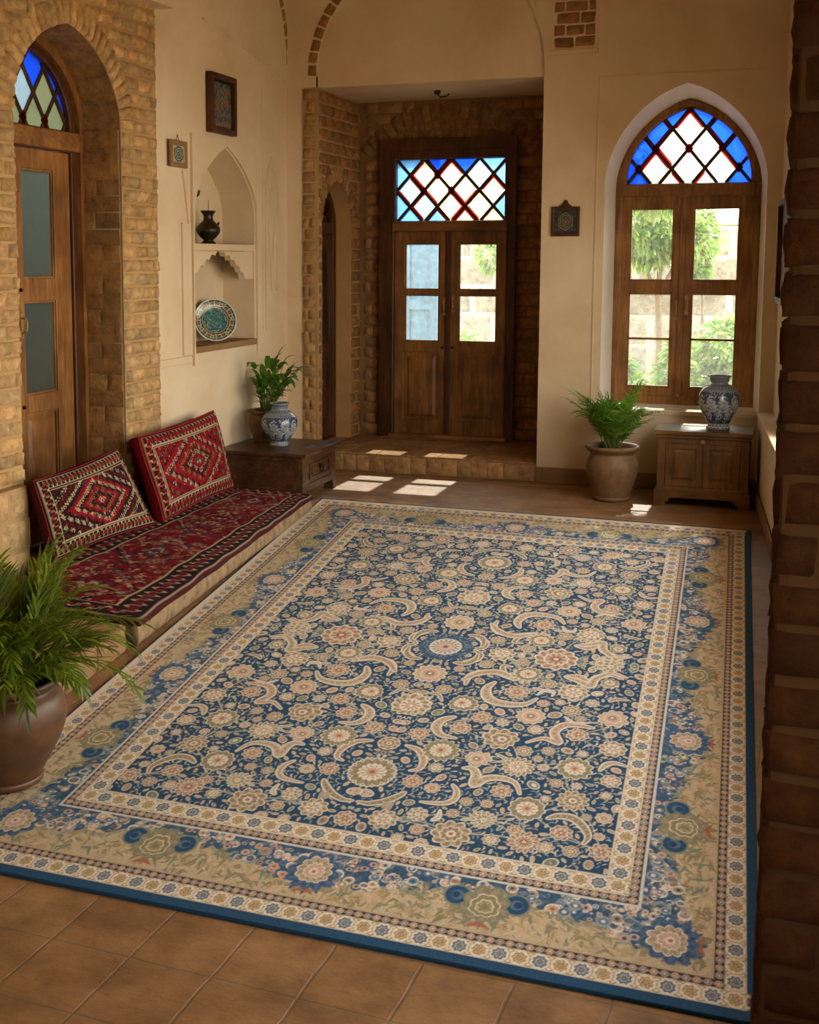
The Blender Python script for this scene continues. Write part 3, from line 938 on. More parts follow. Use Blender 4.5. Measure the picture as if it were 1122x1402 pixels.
mb = MB(); mb.box((-4.6, 9.83, 0), (-4.1, 9.9, 2.8)); mb.box((-4.6, 10.9, 0), (-4.1, 11.0, 2.8)); mb.box((-4.7, 9.83, 0), (-4.6, 11.0, 2.8)); mb.box((-4.7, 9.83, 2.8), (-4.0, 11.0, 2.9)); mb.box((-4.7, 9.83, -.1), (-4.0, 11, 0.0))  # closed box added behind the side door to keep sky light out
structure(mb.build('wall_backing_box', M['stone']))
# ------------------------------------------------------------------ painted patterns (arrays of linear rgb, sampled at mesh vertices)
class Canvas:
    def __init__(s, w, h, nx, ny, bg):
        s.w, s.h, s.nx, s.ny = w, h, nx, ny
        s.px = w / (nx - 1)
        s.X, s.Y = np.meshgrid(np.linspace(0, w, nx), np.linspace(0, h, ny))
        s.A = np.empty((ny, nx, 3), np.float32); s.A[:] = lin(bg)
    def win(s, x0, y0, x1, y1):
        i0 = max(0, int(x0 / s.w * (s.nx - 1)) - 1); i1 = min(s.nx, int(x1 / s.w * (s.nx - 1)) + 3)
        j0 = max(0, int(y0 / s.h * (s.ny - 1)) - 1); j1 = min(s.ny, int(y1 / s.h * (s.ny - 1)) + 3)
        return (slice(j0, j1), slice(i0, i1)) if i1 > i0 and j1 > j0 else None
    def put(s, sl, a, c):
        a = np.clip(a, 0, 1)[..., None]
        c = np.asarray(lin(c) if not isinstance(c, np.ndarray) else c, np.float32)
        s.A[sl] = s.A[sl] * (1 - a) + c * a
    def cov(s, d):
        """coverage from a signed distance (negative inside)"""
        return np.clip(.5 - d / s.px, 0, 1)
    def fill(s, mask, c):
        s.put((slice(None), slice(None)), mask, c)
    def disc(s, x, y, r, c, sy=1.0, rot=0.0):
        sl = s.win(x - r * 1.5, y - r * 1.5, x + r * 1.5, y + r * 1.5)
        if not sl: return
        dx, dy = s.X[sl] - x, s.Y[sl] - y
        if rot: dx, dy = dx * math.cos(rot) + dy * math.sin(rot), -dx * math.sin(rot) + dy * math.cos(rot)
        s.put(sl, s.cov(np.hypot(dx, dy / sy) - r), c)
    def stroke(s, P, wd, c, dash=None):
        """polyline with a width per point"""
        if not isinstance(wd, (list, tuple)): wd = [wd] * len(P)
        m = max(wd)
        xs = [p[0] for p in P]; ys = [p[1] for p in P]
        sl = s.win(min(xs) - m, min(ys) - m, max(xs) + m, max(ys) + m)
        if not sl: return
        X, Y = s.X[sl], s.Y[sl]
        best = np.full(X.shape, 9.0)
        for k in range(len(P) - 1):
            ax, ay = P[k]; bx, by = P[k + 1]
            dx, dy = bx - ax, by - ay; L = dx * dx + dy * dy
            if L < 1e-12: continue
            t = np.clip(((X - ax) * dx + (Y - ay) * dy) / L, 0, 1)
            d = np.hypot(X - ax - t * dx, Y - ay - t * dy) - (wd[k] * (1 - t) + wd[k + 1] * t)
            best = np.minimum(best, d)
        s.put(sl, s.cov(best), c)
    def flower(s, x, y, r, pal, n=9, lobes=.12, rot=0.0, sy=1.0, kind='ros'):
        """rosette: pale scalloped rim, petals, inner ring, heart"""
        sl = s.win(x - r * 1.35, y - r * 1.35, x + r * 1.35, y + r * 1.35)
        if not sl: return
        dx, dy = s.X[sl] - x, (s.Y[sl] - y) / sy
        th = np.arctan2(dy, dx) + rot; d = np.hypot(dx, dy)
        sc = 1 + lobes * np.abs(np.sin(th * n / 2)) - lobes * .5
        if kind == 'pal':       # palmette: pointed at one side, serrated
            sc = sc * (1 + .22 * np.cos(th) ** 3)
        rr = d / (r * sc)
        rim, pet, pet2, ring, heart, dot = pal
        aa = s.px / r
        cv = lambda q: np.clip(.5 - (rr - q) / aa, 0, 1)
        s.put(sl, cv(1.0), rim)
        s.put(sl, cv(.92), pet)
        st = (np.sin(th * n + rr * 5) > .1) & (rr > .5) & (rr < .88)
        s.put(sl, st * .75, pet2)
        s.put(sl, cv(.60), rim); s.put(sl, cv(.52), ring)
        st = (np.sin(th * max(5, n - 2)) > .2) & (rr > .26) & (rr < .5)
        s.put(sl, st * .7, pet2)
        s.put(sl, cv(.27), heart); s.put(sl, cv(.12), dot)

# ------------------------------------------------------------------ the blue carpet
NAVY, NAVY2 = (47, 76, 101), (62, 92, 116)
CREAM, TANC, BEIGE, SAND = (224, 211, 188), (186, 164, 132), (198, 176, 146), (168, 146, 118)
PEACH, RUST, OLIVE, SAGE, STEEL, DARK, PINK = (202, 164, 138), (174, 108, 82), (142, 132, 100), (128, 138, 118), (98, 116, 132), (66, 56, 58), (206, 166, 142)
DK = (134, 112, 88)
PALS = [
    (CREAM, BEIGE, DK, CREAM, PEACH, CREAM),
    (CREAM, PEACH, DK, BEIGE, RUST, CREAM),
    (CREAM, SAND, CREAM, OLIVE, CREAM, PEACH),
    (CREAM, OLIVE, SAND, CREAM, PEACH, RUST),
    (CREAM, TANC, DK, SAND, CREAM, RUST),
    (CREAM, BEIGE, PEACH, PINK, OLIVE, CREAM),
]
def smooth_path(P, n=6):
    """Catmull-Rom"""
    Q = [P[0]] + list(P) + [P[-1]]
    out = []
    for k in range(1, len(Q) - 2):
        a, b, c, d = [np.array(q, float) for q in Q[k - 1:k + 3]]
        for i in range(n):
            t = i / n
            out.append(tuple(.5 * (2 * b + (c - a) * t + (2 * a - 5 * b + 4 * c - d) * t * t + (3 * b - a - 3 * c + d) * t ** 3)))
    out.append(tuple(P[-1]))
    return out

def carpet(nx, ny):
    W, L = 1.0, 1.3
    rnd = random.Random(5)
    c = Canvas(W, L, nx, ny, NAVY)
    # ---- field: one quarter is laid out and mirrored to the other three
    fx0, fy0 = .1655, .1655
    PXC = [(441, 684), (1028, 728), (1042, 1409), (-128, 1172)]
    H = homography(PXC, [(0, 1), (1, 1), (1, 0), (0, 0)])
    def uv(zx, zy, ox=560, oy=860, s=.26738):
        q = H @ np.array([ox + s * zx, oy + s * zy, 1.0]); q = q[:2] / q[2]
        return float(q[0]), float(q[1]) * L
    def put4(fn, x, y):
        for mx in (0, 1):
            for my in (0, 1):
                fn((1 - x) if mx else x, (L - y) if my else y, -1 if mx else 1, -1 if my else 1)
    occupied = []
    # flowers in view coordinates of the study (x, y, width)
    FL_ = [(270, 395, 150, 3), (375, 470, 105, 1), (625, 465, 150, 5), (480, 585, 180, 4), (595, 255, 150, 2), (755, 170, 220, 1), (840, 335, 140, 0),
           (935, 45, 135, 0), (680, 75, 130, 3), (1040, 195, 140, 2), (1075, 115, 85, 2), (555, 340, 125, 1), (480, 140, 130, 0), (1030, 295, 90, 3),
           (835, 437, 100, 4), (1040, 475, 150, 5), (265, 525, 110, 1), (165, 640, 190, 3), (870, 560, 115, 1), (1045, 635, 140, 0), (590, 645, 90, 4),
           (345, 685, 130, 5), (560, 725, 160, 0), (850, 735, 185, 3), (475, 850, 110, 1), (605, 940, 190, 3), (840, 900, 160, 4), (780, 1065, 120, 1),
           (1000, 990, 90, 5), (1035, 800, 110, 0), (385, 1000, 140, 2), (215, 1070, 200, 4), (295, 905, 70, 4), (400, 915, 68, 1), (120, 835, 85, 5),
           (140, 730, 80, 0), (755, 810, 72, 4), (1010, 875, 66, 0), (690, 730, 62, 5), (715, 300, 86, 4), (690, 400, 66, 1), (775, 395, 56, 0),
           (880, 480, 60, 4), (940, 400, 75, 2), (180, 325, 88, 4), (650, 535, 85, 0), (715, 645, 72, 4), (480, 498, 70, 2), (610, 120, 70, 0), (585, 190, 72, 4),
           (260, 220, 60, 1), (395, 198, 74, 0), (460, 75, 76, 4), (540, 1050, 80, 1), (420, 1100, 90, 0), (590, 1112, 165, 1), (890, 660, 62, 0), (660, 685, 56, 1),
           (910, 985, 56, 4), (225, 965, 70, 1), (700, 890, 55, 0), (860, 825, 60, 2), (975, 1085, 62, 5), (700, 1140, 90, 0), (830, 1160, 90, 4), (985, 1165, 130, 1), (55, 548, 105, 1), (20, 800, 105, 1), (45, 970, 112, 2), (40, 1048, 78, 1), (-132, 995, 150, 0), (-112, 925, 60, 4), (60, 1120, 80, 5), (-60, 1090, 70, 0)]
    AX = [(105, 243, 165, 5), (45, 415, 200, 0), (-92, 605, 115, 4), (-172, 755, 240, 3), (-307, 995, 115, 1)]
    SK = [([(290, 300), (310, 258), (370, 238), (450, 240), (500, 262), (535, 278)], 20, PEACH),
          ([(535, 278), (490, 240), (485, 205), (530, 210)], 13, SAND),
          ([(440, 290), (400, 320), (400, 362), (440, 390), (520, 405), (600, 402), (655, 375)], 28, BEIGE),
          ([(235, 468), (170, 485), (140, 520), (165, 560), (240, 578)], 25, BEIGE),
          ([(945, 528), (860, 512), (790, 515), (745, 550), (765, 600), (690, 580), (605, 600)], 24, PEACH),
          ([(280, 732), (325, 735), (345, 765), (335, 815), (400, 785), (480, 785), (545, 810), (568, 865)], 25, BEIGE),
          ([(225, 818), (245, 850), (235, 890), (190, 912), (120, 912), (60, 905)], 16, BEIGE),
          ([(712, 990), (770, 978), (840, 990), (895, 1035), (918, 1085), (895, 1120)], 24, SAND),
          ([(855, 102), (920, 115), (985, 95), (1000, 130), (1060, 155), (1122, 150)], 22, PEACH),
          ([(805, 265), (870, 285), (930, 310), (955, 275), (1040, 245), (1115, 268)], 22, BEIGE),
          ([(425, -10), (465, 30), (540, 52), (600, 48), (640, 35)], 20, PEACH),
          ([(978, 745), (1010, 715), (1060, 708), (1115, 725)], 15, BEIGE),
          ([(350, 60), (388, 80), (385, 108), (340, 122)], 20, SAND),
          ([(235, 188), (290, 192), (335, 175), (355, 145)], 18, SAND),
          ([(110, 345), (150, 350), (170, 385)], 10, SAND),
          ([(640, 320), (700, 335), (738, 345)], 9, PEACH),
          ([(1030, 390), (1060, 380), (1122, 385)], 12, SAND),
          ([(660, 355), (700, 332), (742, 340), (735, 362)], 8, CREAM),
          ([(120, 1000), (150, 985), (160, 950)], 12, CREAM),
          ([(-12, 615), (50, 640), (75, 690), (55, 735), (5, 745)], 18, PEACH), ([(-20, 858), (-60, 880), (-130, 905), (-210, 915), (-262, 905)], 20, SAND), ([(800, 470), (850, 500), (930, 500)], 5, CREAM), ([(450, 660), (500, 690), (460, 700)], 7, SAND)]
    for x, y, w, p in FL_ + AX:
        u, v = uv(x, y)
        ua, _ = uv(x - w / 2, y); ub, _ = uv(x + w / 2, y)
        r = (ub - ua) / 2
        if (x, y, w, p) in AX: u = .5
        occupied.append((u, v, r))
    paths = []
    for P, w, col in SK:
        Q = [uv(*p) for p in P]
        q0, q1 = uv(P[0][0] - w / 2, P[0][1]), uv(P[0][0] + w / 2, P[0][1])
        ww = (q1[0] - q0[0]) * .85
        Q = smooth_path(Q, 7)
        paths.append((Q, ww, col))
        for q in Q[::3]: occupied.append((q[0], q[1], ww * 1.1))
    OC = np.array(occupied)
    def free(x, y, r):
        return np.all(np.hypot(OC[:, 0] - x, OC[:, 1] - y) > OC[:, 2] + r)
    # vines
    big = [(u, v, r) for u, v, r in occupied[:len(FL_)] if r > .014]
    for k, (u, v, r) in enumerate(big):
        near = sorted(big, key=lambda b: math.hypot(b[0] - u, b[1] - v))[1:4]
        for b in near:
            m = ((u + b[0]) / 2 + rnd.uniform(-.018, .018), (v + b[1]) / 2 + rnd.uniform(-.018, .018))
            P = smooth_path([(u, v), m, (b[0], b[1])], 6)
            put4(lambda x, y, sx, sy: c.stroke([(x + sx * (px - u), y + sy * (py - v)) for px, py in P], .0011, (168, 168, 150)), u, v)
    # scattered buds and leaf flecks
    seeds = []
    def scatter(n, r0, r1, pad):
        nonlocal OC
        for _ in range(n):
            x, y = rnd.uniform(.49, 1 - fx0 - .004), rnd.uniform(fy0 + .004, L / 2 + .01)
            r = rnd.uniform(r0, r1)
            if free(x, y, r + pad):
                OC = np.vstack([OC, [x, y, r]]); seeds.append((x, y, r))
    scatter(1500, .0075, .011, .003); nb = len(seeds)
    scatter(5000, .0038, .006, .0018); nm = len(seeds)
    scatter(16000, .0016, .0028, .0011)
    for k, (x0, y0, r) in enumerate(seeds):
        rot = rnd.uniform(0, PI); col = rnd.choice([BEIGE, SAND, PEACH, PINK, TANC, SAND, BEIGE, SAGE]); pal = rnd.choice(PALS)
        if k < nb:
            put4(lambda x, y, sx, sy: (c.disc(x, y, r * 1.02, CREAM, .74, rot * sx * sy), c.disc(x, y, r * .84, col, .74, rot * sx * sy), c.disc(x + sx * r * .1, y, r * .45, pal[2], .6, rot * sx * sy), c.disc(x, y, r * .18, pal[4])), x0, y0)
        elif k < nm:
            put4(lambda x, y, sx, sy: (c.disc(x, y, r * 1.1, (204, 192, 164), .5, rot * sx * sy), c.disc(x, y, r * .75, col, .45, rot * sx * sy)), x0, y0)
        else:
            cc = rnd.choice([CREAM, (190, 188, 168), (150, 168, 172), TANC])
            L2 = r * 1.7
            put4(lambda x, y, sx, sy: c.stroke([(x - sx * L2 * math.cos(rot), y - sy * L2 * math.sin(rot)), (x + sx * L2 * .2, y + sy * L2 * .3), (x + sx * L2 * math.cos(rot + .5), y + sy * L2 * math.sin(rot + .5))], [r * .2, r * .5, r * .2], cc), x0, y0)
    # curled leaves
    for Q, ww, col in paths:
        n = len(Q)
        prof = [ww * (.18 + .95 * math.sin(PI * min(1, (k + .6) / n) ** .8)) for k in range(n)]
        x0, y0 = Q[0]
        def leaf(x, y, sx, sy):
            P = [(x + sx * (a - x0), y + sy * (b - y0)) for a, b in Q]
            c.stroke(P, [w + .0016 for w in prof], CREAM)
            c.stroke(P, [w * .84 for w in prof], col)
            c.stroke(P, [w * .30 for w in prof], OLIVE if col is SAND else SAND)
            for k in range(2, n - 2, 3):
                c.disc(P[k][0], P[k][1], prof[k] * .18, CREAM)
        put4(leaf, x0, y0)
    # flowers on top
    for k, (x, y, w, p) in enumerate(FL_ + AX):
        u, v, r = occupied[k]
        nl = 8 if r < .016 else rnd.choice([9, 11, 12, 14]); ro = rnd.uniform(0, 6)
        kind = 'pal' if (k % 3 == 0 and r > .014) else 'ros'
        lob = rnd.uniform(.14, .26)
        put4(lambda a, b, sx, sy: c.flower(a, b, r, PALS[p], nl, lob, ro if sx > 0 else PI - ro, .98, kind), u, v)
    u, v = .5, .65
    c.disc(u, v, .046, NAVY2)
    for k in range(160):
        a, d = rnd.uniform(0, 2 * PI), rnd.uniform(.03, .047)
        c.disc(u + d * math.cos(a), v + d * math.sin(a), .0012, (150, 160, 160))
    c.disc(u, v, .0275, CREAM)
    c.flower(u, v, .027, (CREAM, CREAM, STEEL, PINK, BEIGE, RUST), 16, .08)
    c.disc(u, v, .018, STEEL); c.flower(u, v, .0165, (CREAM, PEACH, PINK, BEIGE, STEEL, RUST), 12, .1)

    # ---- borders: distance from the rim, and the run along each side
    X, Y = c.X, c.Y
    e = np.minimum(np.minimum(X, W - X), np.minimum(Y, L - Y))
    horiz = np.minimum(Y, L - Y) <= np.minimum(X, W - X)     # on the short sides the run is along x
    run = np.where(horiz, X, Y); tot = np.where(horiz, W, L)
    def band(a, b, col): c.fill(c.cov(np.maximum(a - e, e - b)), col)
    # main border: sand ground outside, blue cloud inside
    A0, A1 = .0455, .1255
    q = (e - A0) / (A1 - A0)
    stp = np.where(horiz, (W - .17) / 4, (L - .17) / 6)
    ph = (run - .085) / stp
    cloud = .44 + .25 * np.cos(PI * ph) + .07 * np.cos(3 * PI * ph + .6) + .05 * np.sin(7 * PI * ph) + .025 * np.sin(19 * PI * ph) + .018 * np.sin(31 * PI * ph + 1)
    inb = (e > A0) & (e < A1)
    band(A0, A1, (196, 176, 142))
    tone = .5 + .5 * np.sin(X * 190 + 3 * np.sin(Y * 83)) * np.sin(Y * 170 + 2 * np.sin(X * 61))
    c.fill(inb * (tone > .72) * .45, (178, 150, 106))
    c.fill(inb * (tone < .22) * .40, (206, 182, 146))
    edge_b = c.cov((1 - q - cloud) * (A1 - A0)) * inb
    halo = c.cov((1 - q - cloud - .09) * (A1 - A0)) * inb
    c.fill(halo * .55, SAGE); c.fill(edge_b, (66, 94, 115))
    mot = .5 + .5 * np.sin(X * 260 + 2 * np.sin(Y * 140 + 1)) * np.sin(Y * 240 + 2.2 * np.sin(X * 120))
    c.fill(edge_b * (mot > .7) * .65, STEEL); c.fill(edge_b * (mot < .25) * .5, NAVY)
    # motifs along the main border
    def along(side, s, d):
        return {0: (s, d), 1: (s, L - d), 2: (d, s), 3: (W - d, s)}[side]
    for side in range(4):
        T = W if side < 2 else L; n = 4 if side < 2 else 6; st = (T - .17) / n
        inward = {0: PI / 2, 1: -PI / 2, 2: 0, 3: PI}[side]
        for _ in range(int(1150 * T)):
            s, d = rnd.uniform(.05, T - .05), rnd.uniform(A0 + .004, A1 - .003)
            if s < d or s > T - d: continue
            x, y = along(side, s, d)
            ph_ = (s - .085) / st
            blue = 1 - (d - A0) / (A1 - A0) < .44 + .25 * math.cos(PI * ph_)
            r = rnd.uniform(.0018, .0062)
            if blue:
                r = rnd.uniform(.0018, .0078)
                col = rnd.choice([STEEL, SAND, BEIGE, SAGE, PEACH, (96, 124, 150), (70, 104, 140), PINK])
                c.disc(x, y, r * 1.15, rnd.choice([(150, 160, 160), (60, 92, 128), CREAM]), rnd.uniform(.6, 1), rnd.uniform(0, 3)); c.disc(x, y, r * .85, col, rnd.uniform(.6, 1)); c.disc(x, y, r * .35, rnd.choice([RUST, CREAM, NAVY2]))
            else:
                col = rnd.choice([OLIVE, SAGE, (176, 148, 104), (208, 184, 146), (150, 140, 104), (206, 172, 140), (186, 160, 118)])
                a = rnd.uniform(0, 6.28)
                c.stroke([(x - r * 1.8 * math.cos(a), y - r * 1.8 * math.sin(a)), (x, y + r * .6), (x + r * 1.8 * math.cos(a + .7), y + r * 1.8 * math.sin(a + .7))], [r * .15, r * .42, r * .15], col)
                if rnd.random() < .25: c.disc(x, y, r * .8, OLIVE, .6, a); c.disc(x, y, r * .5, SAND, .6, a)
        for k in range(0, n + 1):
            s = .085 + k * st
            blue = k % 2 == 0
            x, y = along(side, s, (A0 + A1) / 2 + (.0 if blue else -.002))
            ax, ay = math.cos(inward), math.sin(inward)
            if not blue:
                for sg in (-1, 1):     # curled blue leaves beside the olive palmette
                    bx, by = x + sg * .034 * abs(ay) + ax * .012, y + sg * .034 * abs(ax) + ay * .012
                    c.disc(bx, by, .0165, SAGE); c.disc(bx, by, .0140, (48, 82, 112)); c.disc(bx, by, .0075, STEEL); c.disc(bx + sg * .002, by, .005, (44, 76, 106))
            for t in range(-2, 3):     # leafy sepals
                a = inward + PI + t * .55
                c.stroke([(x, y), (x + .032 * math.cos(a), y + .032 * math.sin(a))], [.006, .0012], (54, 84, 110) if blue else OLIVE)
            c.stroke([(x - ax * .030 - ay * .012, y - ay * .030 - ax * .012), (x - ax * .024, y - ay * .024), (x - ax * .030 + ay * .012, y - ay * .030 + ax * .012)], [.001, .004, .001], RUST)
            if blue:
                c.flower(x, y, .030, (STEEL, (60, 90, 124), STEEL, CREAM, SAND, PEACH), 11, .22, -inward, 1, 'pal')
                c.flower(x + ax * .004, y + ay * .004, .0205, (CREAM, SAND, BEIGE, PINK, CREAM, RUST), 11, .2, -inward, 1, 'pal')
            else:
                c.flower(x, y, .027, (SAGE, OLIVE, SAND, CREAM, OLIVE, RUST), 9, .2, -inward, 1, 'pal')
                c.flower(x, y, .017, (CREAM, (150, 136, 92), OLIVE, (178, 156, 104), SAGE, RUST), 8, .16, -inward, 1, 'pal')
    # plain rim, bands, guards
    band(-1, .0128, (46, 80, 108))
    band(.0128, .0345, (226, 210, 182)); c.fill(((X < .03) & (e < .0135) & (X <= Y) & (X <= L - Y) & (e > .0032)) * 1., (226, 210, 182)); c.fill(((L - Y < .03) & (e < .0135) & (L - Y <= X) & (L - Y <= W - X) & (e > .004)) * 1., (226, 210, 182)); band(.0345, .0445, DARK); band(.0445, .0465, (188, 164, 128))
    band(.1245, .1285, (212, 206, 192))
    band(.1285, .1405, DARK); band(.1405, .1655, (214, 192, 158))
    band(.1395, .1412, CREAM); band(.1645, .1668, CREAM)
    def medallions(d, r, step, kindpal, sy=1.0):
        for side in range(4):
            T = W if side < 2 else L
            span = T - 2 * d; n = max(2, int(round(span / step / 2)) * 2)
            for k in range(n + (1 if side < 2 else 0)):
                if side >= 2 and k == 0: continue
                s = d + span * k / n
                x, y = along(side, s, d)
                kindpal(k, x, y, r, side, span / n)
    def big_band(k, x, y, r, side, st):
        g = k % 2 == 0
        ax = (1, 0) if side < 2 else (0, 1)
        # leafy filling between neighbours
        hx, hy = x + ax[0] * st / 2, y + ax[1] * st / 2
        for sg in (-1, 1):
            c.disc(hx + sg * ax[1] * r * .72, hy + sg * ax[0] * r * .72, r * .42, (176, 146, 104), .8)
            c.disc(hx + sg * ax[1] * r * .72, hy + sg * ax[0] * r * .72, r * .22, CREAM, .8)
        c.disc(hx, hy, r * .26, (172, 142, 100))
        c.flower(x, y, r * 1.12, ((190, 164, 124), (236, 224, 200), (228, 212, 184), (236, 224, 200), CREAM, CREAM), 8, .12)
        if g:
            c.flower(x, y, r * .78, ((232, 218, 192), (172, 140, 94), (196, 166, 120), (150, 118, 74), (206, 180, 136), (172, 116, 74)), 7, .3)
        else:
            c.flower(x, y, r * .80, ((210, 204, 190), (84, 100, 116), (116, 128, 138), (150, 150, 146), (84, 96, 110), (206, 160, 136)), 8, .26)
    medallions(.0237, .0098, .0218, big_band)
    medallions(.1530, .0108, .0212, big_band)
    def bead(k, x, y, r, side, st):
        ax = (1, 0) if side < 2 else (0, 1)
        c.disc(x + ax[0] * st / 2, y + ax[1] * st / 2, r * .5, (148, 126, 112), .8)
        c.disc(x, y, r, (178, 158, 140) if k % 2 else (196, 168, 138)); c.disc(x, y, r * .62, (128, 116, 116) if k % 2 else (176, 138, 110)); c.disc(x, y, r * .3, CREAM)
    medallions(.0395, .0041, .0106, bead)
    medallions(.1345, .0047, .0106, bead)
    return c

RUG = [(-2.397, 2.874), (-.007, 2.864), (-.215, 8.428), (-3.202, 8.487)]
NX, NY = 841, 1093
cv = carpet(NX, NY)
Hr = homography([(0, 0), (1, 0), (1, 1.3), (0, 1.3)], RUG)
P = np.stack([cv.X.ravel(), cv.Y.ravel(), np.ones(NX * NY)])
Q = Hr @ P; Q = (Q[:2] / Q[2]).T
ctr = Q.mean(0)
zz = .011 + .0012 * np.sin(Q[:, 0] * 3.1) * np.sin(Q[:, 1] * 2.3)
top = np.column_stack([Q - ctr, zz])
idx = np.arange(NX * NY).reshape(NY, NX)
quads = np.stack([idx[:-1, :-1], idx[:-1, 1:], idx[1:, 1:], idx[1:, :-1]], -1).reshape(-1, 4)
ring = np.concatenate([idx[0, :-1], idx[:-1, -1], idx[-1, :0:-1], idx[:0:-1, 0]])
low = top[ring].copy(); low[:, 2] = .001
b0 = NX * NY; nr = len(ring)
skirt = np.stack([b0 + np.arange(nr), b0 + (np.arange(nr) + 1) % nr, ring[(np.arange(nr) + 1) % nr], ring], -1)
V = np.vstack([top, low]); FQ = np.vstack([quads, skirt]).astype(np.int32)
me = bpy.data.meshes.new('carpet')
me.vertices.add(len(V)); me.vertices.foreach_set('co', V.astype(np.float32).ravel())
me.loops.add(FQ.size); me.loops.foreach_set('vertex_index', FQ.ravel())
me.polygons.add(len(FQ)); me.polygons.foreach_set('loop_start', np.arange(0, FQ.size, 4, dtype=np.int32))
at = me.color_attributes.new('Col', 'FLOAT_COLOR', 'POINT')
cc = np.ones((len(V), 4), np.float32)
cc[:b0, :3] = cv.A.reshape(-1, 3) * (1 + .16 * (rng.random((b0, 1)) - .5)) * (1 + .05 * (rng.random((b0, 3)) - .5)); cc[b0:, :3] = lin((44, 88, 122))
at.data.foreach_set('color', cc.ravel())
me.materials.append(M['rug']); me.update(calc_edges=True); me.validate()
rug = bpy.data.objects.new('carpet', me); COL.objects.link(rug); rug.location = (float(ctr[0]), float(ctr[1]), 0)
tag(rug, 'large blue and beige floral carpet with a plain blue rim covering the tiled floor', 'carpet')
# ------------------------------------------------------------------ woven cushions and mattress
CRIM, DRED, BLK, IVORY, OCH, BLUEG, ROSE = (134, 24, 32), (92, 20, 26), (36, 26, 27), (184, 162, 128), (152, 104, 66), (70, 78, 92), (172, 62, 58)
def sampler(c):
    def f(u, v):
        i = np.clip(np.round(np.asarray(u) * (c.nx - 1)).astype(int), 0, c.nx - 1); j = np.clip(np.round(np.asarray(v) * (c.ny - 1)).astype(int), 0, c.ny - 1)
        return c.A[j, i]
    return f

def kilim_cushion(A, style, seed):
    rnd = random.Random(seed)
    c = Canvas(A, 1.0, 300, int(300 / A), (40, 24, 24) if style == 'dark' else CRIM)
    s_ = 1 / 84
    X = np.floor(c.X / s_) * s_ + s_ / 2; Y = np.floor(c.Y / s_) * s_ + s_ / 2
    saw = lambda t, p: np.abs((t / p) % 1 - .5) * 2
    D = np.abs(X - A / 2) / (.40 * A) + np.abs(Y - .5) / .40
    D = D + .07 * (saw(X + Y, .07) > .5) - .035
    field = BLK if style == 'dark' else CRIM; alt = CRIM if style == 'dark' else BLK
    ms = lambda m, col: c.fill(m.astype(float), col)
    dk = style == 'dark'
    if dk:
        ms(D > 1.26, DRED); ms(D > 1.36, BLK); ms((D > 1.44) & (D < 1.48), IVORY); ms(D > 1.66, DRED); ms(D > 1.74, BLK)
        ms((D < 1.14) & (D > 1.07), IVORY); ms((D < .88) & (D > .70), CRIM); ms((D < .72) & (D > .655), IVORY); ms(D < .655, BLK); ms((D < .52) & (D > .40), CRIM); ms((D < .40) & (D > .35), OCH); ms(D < .2, CRIM); ms(D < .09, IVORY)
    else:
        ms((D > 1.18) & (D < 1.26), BLK); ms((D > 1.44) & (D < 1.56), BLK); ms((D > 1.48) & (D < 1.51), OCH); ms(D > 1.72, DRED)
        ms((D < .98) & (D > .93), IVORY); ms((D < .93) & (D > .84), BLK); ms(D < .62, DRED); ms((D < .62) & (D > .575), OCH); ms((D < .44) & (D > .36), BLK); ms((D < .36) & (D > .315), IVORY); ms(D < .25, CRIM); ms(D < .1, BLUEG)
    # little woven devices in the free places
    for _ in range(90):
        x, y = rnd.uniform(.16, A - .16), rnd.uniform(.16, .84)
        r = rnd.uniform(.008, .02); col = rnd.choice([IVORY, OCH, BLUEG, ROSE, BLK, IVORY, DRED])
        m = (np.abs(X - x) + np.abs(Y - y) < r) | ((np.abs(X - x) < r * .35) & (np.abs(Y - y) < r * 1.4))
        col = col if style != 'dark' else rnd.choice([col, BLK, DRED, OCH]); ms(m, col)
        x2 = A - x; m = (np.abs(X - x2) + np.abs(Y - y) < r)
        ms(m, col)
    e = np.minimum(np.minimum(X, A - X), np.minimum(Y, 1 - Y))
    hz = np.minimum(Y, 1 - Y) < np.minimum(X, A - X); run = np.where(hz, X, Y)
    ms(e < .155, BLK if style == 'dark' else (66, 16, 22))
    z = e - .085
    rr = (run / .095) % 1 - .5
    ms((e < .14) & (e > .035) & (np.abs(z - .05 * np.sin(rr * 6.28)) < .014), IVORY)
    ms((e < .13) & (e > .04) & (np.abs(rr) < .16) & (np.abs(z) < .02), CRIM)
    ms((e < .13) & (e > .04) & (np.abs(rr) > .36) & (np.abs(z) < .03), OCH if style == 'dark' else ROSE)
    ms((e > .145) & (e < .157), IVORY); ms((e > .157) & (e < .17), BLK); ms((e > .17) & (e < .178), IVORY)
    ms((e < .034) & (e > .022), IVORY if style == 'dark' else OCH); ms(e < .02, BLK if style == 'dark' else DRED)
    return c

